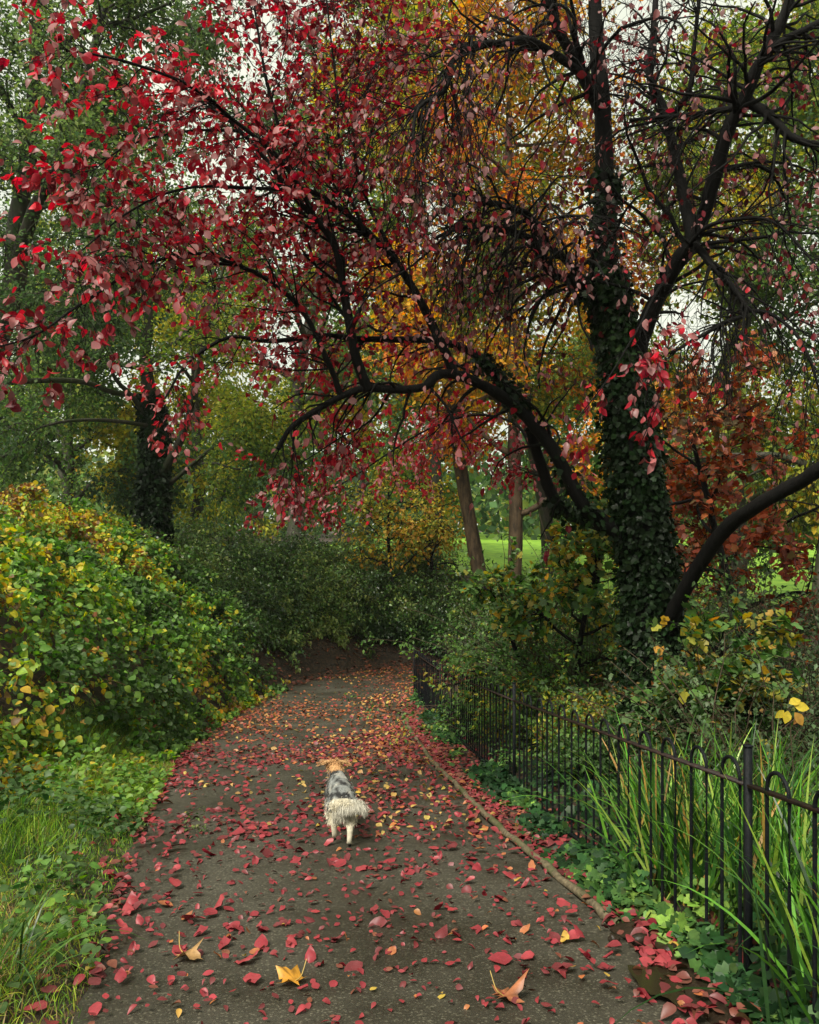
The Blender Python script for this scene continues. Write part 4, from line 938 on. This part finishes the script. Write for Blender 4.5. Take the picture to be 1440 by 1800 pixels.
maple('large orange and yellow maple leaf with upright stalk, bottom centre of the path', 520, 1728, .105, (.42, .2, .025), 2.6, 3, 1.)
maple('large curled tan maple leaf on the left side of the near path', 325, 1682, .10, (.34, .2, .08), -.4, 5, 1.)
maple('large brown and red maple leaf with upright stalk at right of the near path', 885, 1755, .11, (.24, .09, .04), .3, 8, .8)

# small stick on the path by the fence corner
st_ = catmull([P(690, 1262, 15.2) + [0, 0, .04], P(708, 1270, 14.8) + [0, 0, .06], P(722, 1280, 14.4) + [0, 0, .05]], 8); st_[:, 2] = pz(st_[:, 1]) + .03
o = build('fallen_stick', [tubes(st_, rad_prof(.025, .015, 8), 6, lump=.1)], M_barkb, smooth=True); tag(o, 'short broken stick lying at the bend of the edging', 'stick')

# clods of earth at the muddy edge
for j, (x, y, r) in enumerate([(1.15, 4.1, .035), (1.03, 4.12, .025), (1.26, 3.95, .035)]):
    rg = np.random.default_rng(j + 5); th_ = np.linspace(0, np.pi, 11)
    c = tubes(np.c_[x + r * 1.2 * np.cos(th_), np.full(11, y), np.full(11, pz(y) + r * .15)], r * np.sin(th_) + .001, 12)
    dv = c[0] - [x, y, pz(y)]; c = (c[0] + nrm(dv) * (.30 * r * noise(dv, 2.2 / r, j) + .16 * r * noise(dv, 6 / r, j + 9))[:, None], c[1], None)
    o = build('earth_clod', [c], M_mud); tag(o, ['black lump of wet earth beside the end of the edging', 'smallest wet earth lump, out on the asphalt', 'black lump of wet earth nearest the fence'][j], 'earth clod')

# prostrate woody weed growing out over the path edge
shrub('creeping_weed', 'low dark weed sprawling from the left verge onto the path', -2.12, 6.5, .38, .16, np.random.default_rng(3), SD, 40, 900, (.02, .045), up=.12, droop=.6, seed=4, T=TB, sp=.015)

# yellow-leaved plant at right
rg = np.random.default_rng(77); q = P(1385, 1500, 5.0); q[2] = gz(q[0], q[1])
t = empty('yellow_leaved_plant', q, 'thin stemmed plant with a few bright yellow leaves above the sedge at right', 'plant')
tops = [P(1388, 1225, 5.0), P(1405, 1240, 5.0), P(1378, 1250, 5.0), P(1412, 1262, 5.0)]
build('stem', [tubes(catmull([q, (q + tops[0]) / 2 + [.03, 0, 0], P(1387, 1240, 5.0)], 12), rad_prof(.006, .003, 12), 5, (.2, .15, .05))], M_stem, t)
pp = np.array(tops + [P(1372, 1262, 5.)]); dd = np.array([(.9, 0, .35), (.8, -.3, -.1), (-.3, -.3, -1), (.5, -.3, -.8), (-.7, -.2, -.6)])
build('foliage', [leaves(TA, np.tile(P(1387, 1240, 5.0), (5, 1)) + np.array([(.0, 0, .01), (.03, 0, 0), (-.01, -.01, -.03), (.03, -.01, -.04), (-.03, 0, -.03)]), dd, np.array([[0, -1, .4]] * 5) + rg.normal(size=(5, 3)) * .2, np.array([.08, .09, .08, .09, .07]), .95, np.array([(.7, .5, .03)] * 3 + [(.5, .22, .03), (.65, .48, .03)]))], M_leaf, t)

# white shelter far left beyond the bank
x0, y0 = P(38, 900, 46)[:2]; zt = P(0, 873, 46)[2]; zg = gz(x0, y0)
sh = empty('park_shelter', (x0, y0, zg), 'small white flat roofed shelter far off at the left edge', 'shelter')
build('roof', [box((x0, y0, zt - .06), (1.1, .8, .07)), box((x0, y0, zt - .17), (1.0, .7, .035))], M_white, sh)
for sx in (-.85, .3, .85):
    for sy in (-.55, .55): build('column', [box((x0 + sx, y0 + sy, (zt - .2 + zg) / 2), (.05, .05, (zt - .2 - zg) / 2))], M_white, sh)

# ------------------------------------------------------------------ the dog
def make_dog():
    r = np.random.default_rng(5)
    V = []; E = []; RR = []
    def add(p, rad, par=None):
        V.append(p); RR.append(rad); k = len(V) - 1
        if par is not None: E.append((par, k))
        return k
    pel = add((0, .05, .335), .078); loin = add((0, .17, .345), .08, pel); rib = add((-.005, .30, .35), .098, loin); sh_ = add((-.012, .43, .375), .085, rib)
    nk = add((-.022, .51, .425), .058, sh_); hb = add((-.035, .565, .475), .05, nk); sk = add((-.042, .61, .505), .056, hb); mz = add((-.055, .675, .475), .032, sk); add((-.06, .725, .46), .018, mz)
    a = add((-.055, .04, .31), .06, pel); a = add((-.06, .085, .215), .043, a); a = add((-.055, -.01, .155), .023, a); a = add((-.05, -.005, .075), .018, a); add((-.05, .03, .05), .019, a)
    a = add((.055, .03, .31), .06, pel); a = add((.058, .05, .20), .043, a); a = add((.055, -.06, .13), .023, a); a = add((.05, -.07, .035), .018, a); add((.05, -.035, .018), .02, a)
    a = add((-.06, .42, .29), .05, sh_); a = add((-.062, .39, .21), .03, a); a = add((-.058, .46, .11), .02, a); a = add((-.056, .48, .03), .018, a); add((-.056, .505, .018), .02, a)
    a = add((.06, .42, .29), .05, sh_); a = add((.062, .37, .20), .03, a); a = add((.058, .33, .11), .02, a); a = add((.056, .30, .06), .018, a); add((.056, .31, .035), .018, a)
    tb = add((.0, -.02, .34), .026, pel); tb = add((.02, -.055, .345), .02, tb); tb = add((.05, -.075, .35), .016, tb); tb = add((.08, -.08, .34), .012, tb); tb = add((.095, -.075, .31), .01, tb)
    me = bpy.data.meshes.new('dog_skeleton'); me.from_pydata(V, E, []); ob = bpy.data.objects.new('dog_skeleton', me); COL.objects.link(ob)
    m = ob.modifiers.new('skin', 'SKIN'); m.use_smooth_shade = True
    for i, sv in enumerate(me.skin_vertices[0].data): sv.radius = (RR[i], RR[i])
    me.skin_vertices[0].data[0].use_root = True
    s2 = ob.modifiers.new('sub', 'SUBSURF'); s2.levels = 2; s2.render_levels = 2
    dg = bpy.context.evaluated_depsgraph_get(); ev = ob.evaluated_get(dg); em = ev.to_mesh()
    n = len(em.vertices); co = np.zeros(n * 3); em.vertices.foreach_get('co', co); co = co.reshape(-1, 3)
    no_ = np.zeros(n * 3); em.vertices.foreach_get('normal', no_); no_ = no_.reshape(-1, 3)
    polys = [list(p.vertices) for p in em.polygons]; F4 = np.array([p for p in polys if len(p) == 4]); F3 = np.array([p for p in polys if len(p) == 3]).reshape(-1, 3)
    ev.to_mesh_clear(); bpy.data.objects.remove(ob); bpy.data.meshes.remove(me)
    def coat(p):
        c = np.tile(np.array([.22, .23, .22]), (len(p), 1)); q = noise(p, 50, 7) + .7 * noise(p, 110, 8)
        c = np.where((q > .12)[:, None], np.array([.035, .035, .035]), c); c = np.where((q < -.5)[:, None], np.array([.36, .35, .31]), c)
        saddle = (np.abs(p[:, 1] - .06) < .022) & (np.abs(p[:, 0]) < .055) & (p[:, 2] > .355); c = np.where(saddle[:, None], np.array([.02, .02, .02]), c)
        wht = (p[:, 2] < .26) | (p[:, 1] < .0); c = np.where(wht[:, None], np.array([.55, .50, .38]), c)
        side_ = (np.abs(p[:, 0]) > .085) & (np.abs(p[:, 1] - .2) < .05) & (p[:, 2] > .27); c = np.where(side_[:, None], np.array([.02, .02, .02]), c)
        blk = (p[:, 1] > .45) & (p[:, 1] < .52) & (p[:, 0] < -.01) & (p[:, 2] > .36); c = np.where(blk[:, None], np.array([.03, .03, .03]), c)
        hd = (p[:, 1] > .55) | ((p[:, 1] > .5) & (p[:, 2] > .475)); c = np.where(hd[:, None], np.array([.48, .27, .12]), c)
        return c
    base = P(601, 1490, 5.98); base[2] = pz(5.92) - .008
    dog = empty('dog', base, 'small grey and black mottled dog with tan head and fluffy cream tail walking away', 'dog')
    th = .10; ca, sa = math.cos(th), math.sin(th); tl_ = -.1
    def X(p):
        q = p.copy(); x, y = q[:, 0] * ca - q[:, 1] * sa, q[:, 0] * sa + q[:, 1] * ca
        return np.c_[x, y, q[:, 2] + y * tl_] * np.array([1.06, 1.02, .9]) + base
    parts_ = [(X(co), F4, coat(co))]
    if len(F3): parts_.append((X(co), F3, coat(co)))
    build('body', parts_, M_fur, dog, smooth=True)
    # short coat
    k = r.integers(0, n, 14000); p = co[k] + r.normal(size=(14000, 3)) * .008; nn = no_[k]
    body = (p[:, 2] > .16) & (p[:, 1] < .62); p, nn = p[body], nn[body]; N = len(p)
    d = nn * .45 + np.array([0, -.8, -.45]) + r.normal(size=(N, 3)) * .2
    c = coat(p) * (1 + .25 * r.normal(size=(N, 1)))
    build('coat', [blades(X(p) , d, r.uniform(.016, .032, N), .003, 4, c, droop=.5, rng=r)], M_fur, dog)
    # long hair: trousers and tail plume
    N = 1500; q = np.c_[r.uniform(-.065, .045, N), r.uniform(-.04, .05, N), r.uniform(.2, .28, N)]
    br = blades(X(q), np.c_[r.normal(size=N) * .25, -.5 + r.normal(size=N) * .2, -1 + 0 * q[:, 0]], r.uniform(.02, .045, N), .003, 5, np.array([.46, .43, .35]) * (1 + .15 * r.normal(size=(N, 1))), droop=.7, rng=r)
    build('breeches', [br], M_fur, dog)
    N = 9000; ct = catmull([(0, -.01, .325), (.015, -.05, .325), (.05, -.075, .34), (.09, -.085, .352), (.122, -.08, .342), (.128, -.07, .305)], 40); u = r.integers(0, 39, N); q = ct[u] + r.normal(size=(N, 3)) * .011
    f = (u / 39)[:, None]; d = np.c_[-.1 + .75 * f[:, 0] + r.normal(size=N) * .16, -.3 + r.normal(size=N) * .25, -1. + .55 * (r.uniform(size=N) < .25) + 0 * u]
    up_ = r.uniform(size=N) < .2; d[up_] = np.c_[r.normal(size=up_.sum()) * .3 + .5 * f[up_, 0], r.normal(size=up_.sum()) * .3 - .2, .5 + 0 * q[up_, 0]]
    Lh = np.where(up_, r.uniform(.012, .024, N), r.uniform(.035, .078, N))
    build('tail', [blades(X(q), d, Lh, .0025, 7, np.array([.60, .57, .48]) * (1 + .14 * r.normal(size=(N, 1))) * np.where(r.uniform(size=(N, 1)) < .12, .45, 1), droop=.5, rng=r)], M_fur, dog)
    # ears: folded flaps standing out sideways
    for sx in (-1, 1):
        e = np.array([(sx * .02, .605, .555), (sx * .04, .58, .54), (sx * .04, .63, .535), (sx * .085, .60, .548), (sx * .11, .585, .52), (sx * .065, .575, .535), (sx * .07, .625, .535)]); e[:, 0] -= .042
        q = np.concatenate([e, e + [0, 0, -.012]])
        Ff = np.array([(0, 1, 5), (0, 5, 3), (0, 3, 6), (0, 6, 2), (5, 4, 3), (3, 4, 6)]); Fb = Ff[:, ::-1] + 7
        eh = e[r.integers(0, 7, 260)] * 1. + r.normal(size=(260, 3)) * .008
        build('ear', [(X(q), np.vstack([Ff, Fb]), np.tile([.5, .30, .14], (14, 1))), blades(X(eh), np.c_[sx * .9 + r.normal(size=260) * .3, -.4 + 0 * eh[:, 0], -.1 + r.normal(size=260) * .3], .025, .004, 4, np.tile([.55, .34, .16], (260, 1)) * (1 + .15 * r.normal(size=(260, 1))), rng=r)], M_fur, dog, smooth=True)
    hd = np.array([-.042, .61, .505]); N = 900; q = hd + nrm(r.normal(size=(N, 3))) * [.055, .05, .05]
    build('head_fur', [blades(X(q), (q - hd) * 6 + [0, -.6, -.2] + r.normal(size=(N, 3)) * .2, .025, .004, 4, np.tile([.50, .29, .13], (N, 1)) * (1 + .15 * r.normal(size=(N, 1))), rng=r)], M_fur, dog)
    nose = X(np.array([(-.061, .745, .462)]))[0]
    build('nose', [tubes(np.array([nose + [0, -.012, 0], nose, nose + [0, .008, 0]]), np.array([.012, .013, .005]), 8)], M_rail, dog, smooth=True)
    for sx in (-.026, .026):
        c_ = X(np.array([(-.047 + sx, .653, .517)]))[0]; build('eye', [tubes(np.array([c_ + [0, -.006, 0], c_, c_ + [0, .005, 0]]), np.array([.006, .007, .003]), 8)], M_rail, dog, smooth=True)
    # pads of the two hind paws, dark underside
    for x_, y_, z_ in ((-.05, .0, .042), (.05, -.075, .012)):
        c_ = X(np.array([(x_, y_, z_)]))[0]; build('paw_pad', [tubes(np.array([c_ + [0, -.006, .0], c_ + [0, .01, -.004], c_ + [0, .03, -.006]]), np.array([.006, .012, .006]), 8)], M_rail, dog, smooth=True)
make_dog()

# ------------------------------------------------------------------ damp autumn air
m, N_, L_ = new_mat('damp_air')
o_ = N_.new('ShaderNodeOutputMaterial'); v_ = N_.new('ShaderNodeVolumePrincipled'); v_.inputs['Density'].default_value = .00035; v_.inputs['Color'].default_value = (.86, .92, .88, 1); v_.inputs['Anisotropy'].default_value = .2
L_.new(v_.outputs[0], o_.inputs['Volume'])
zs = [float(v.co.z) for v in bpy.data.objects['ground'].data.vertices]
o = build('haze', [box((0, 97, (min(zs) - 1 + 36) / 2), (186, 148, (36 - min(zs) + 1) / 2))], m); tag(o, 'thin damp autumn haze between the far trees', 'haze', kind='stuff')
SC.cycles.volume_bounces = 0
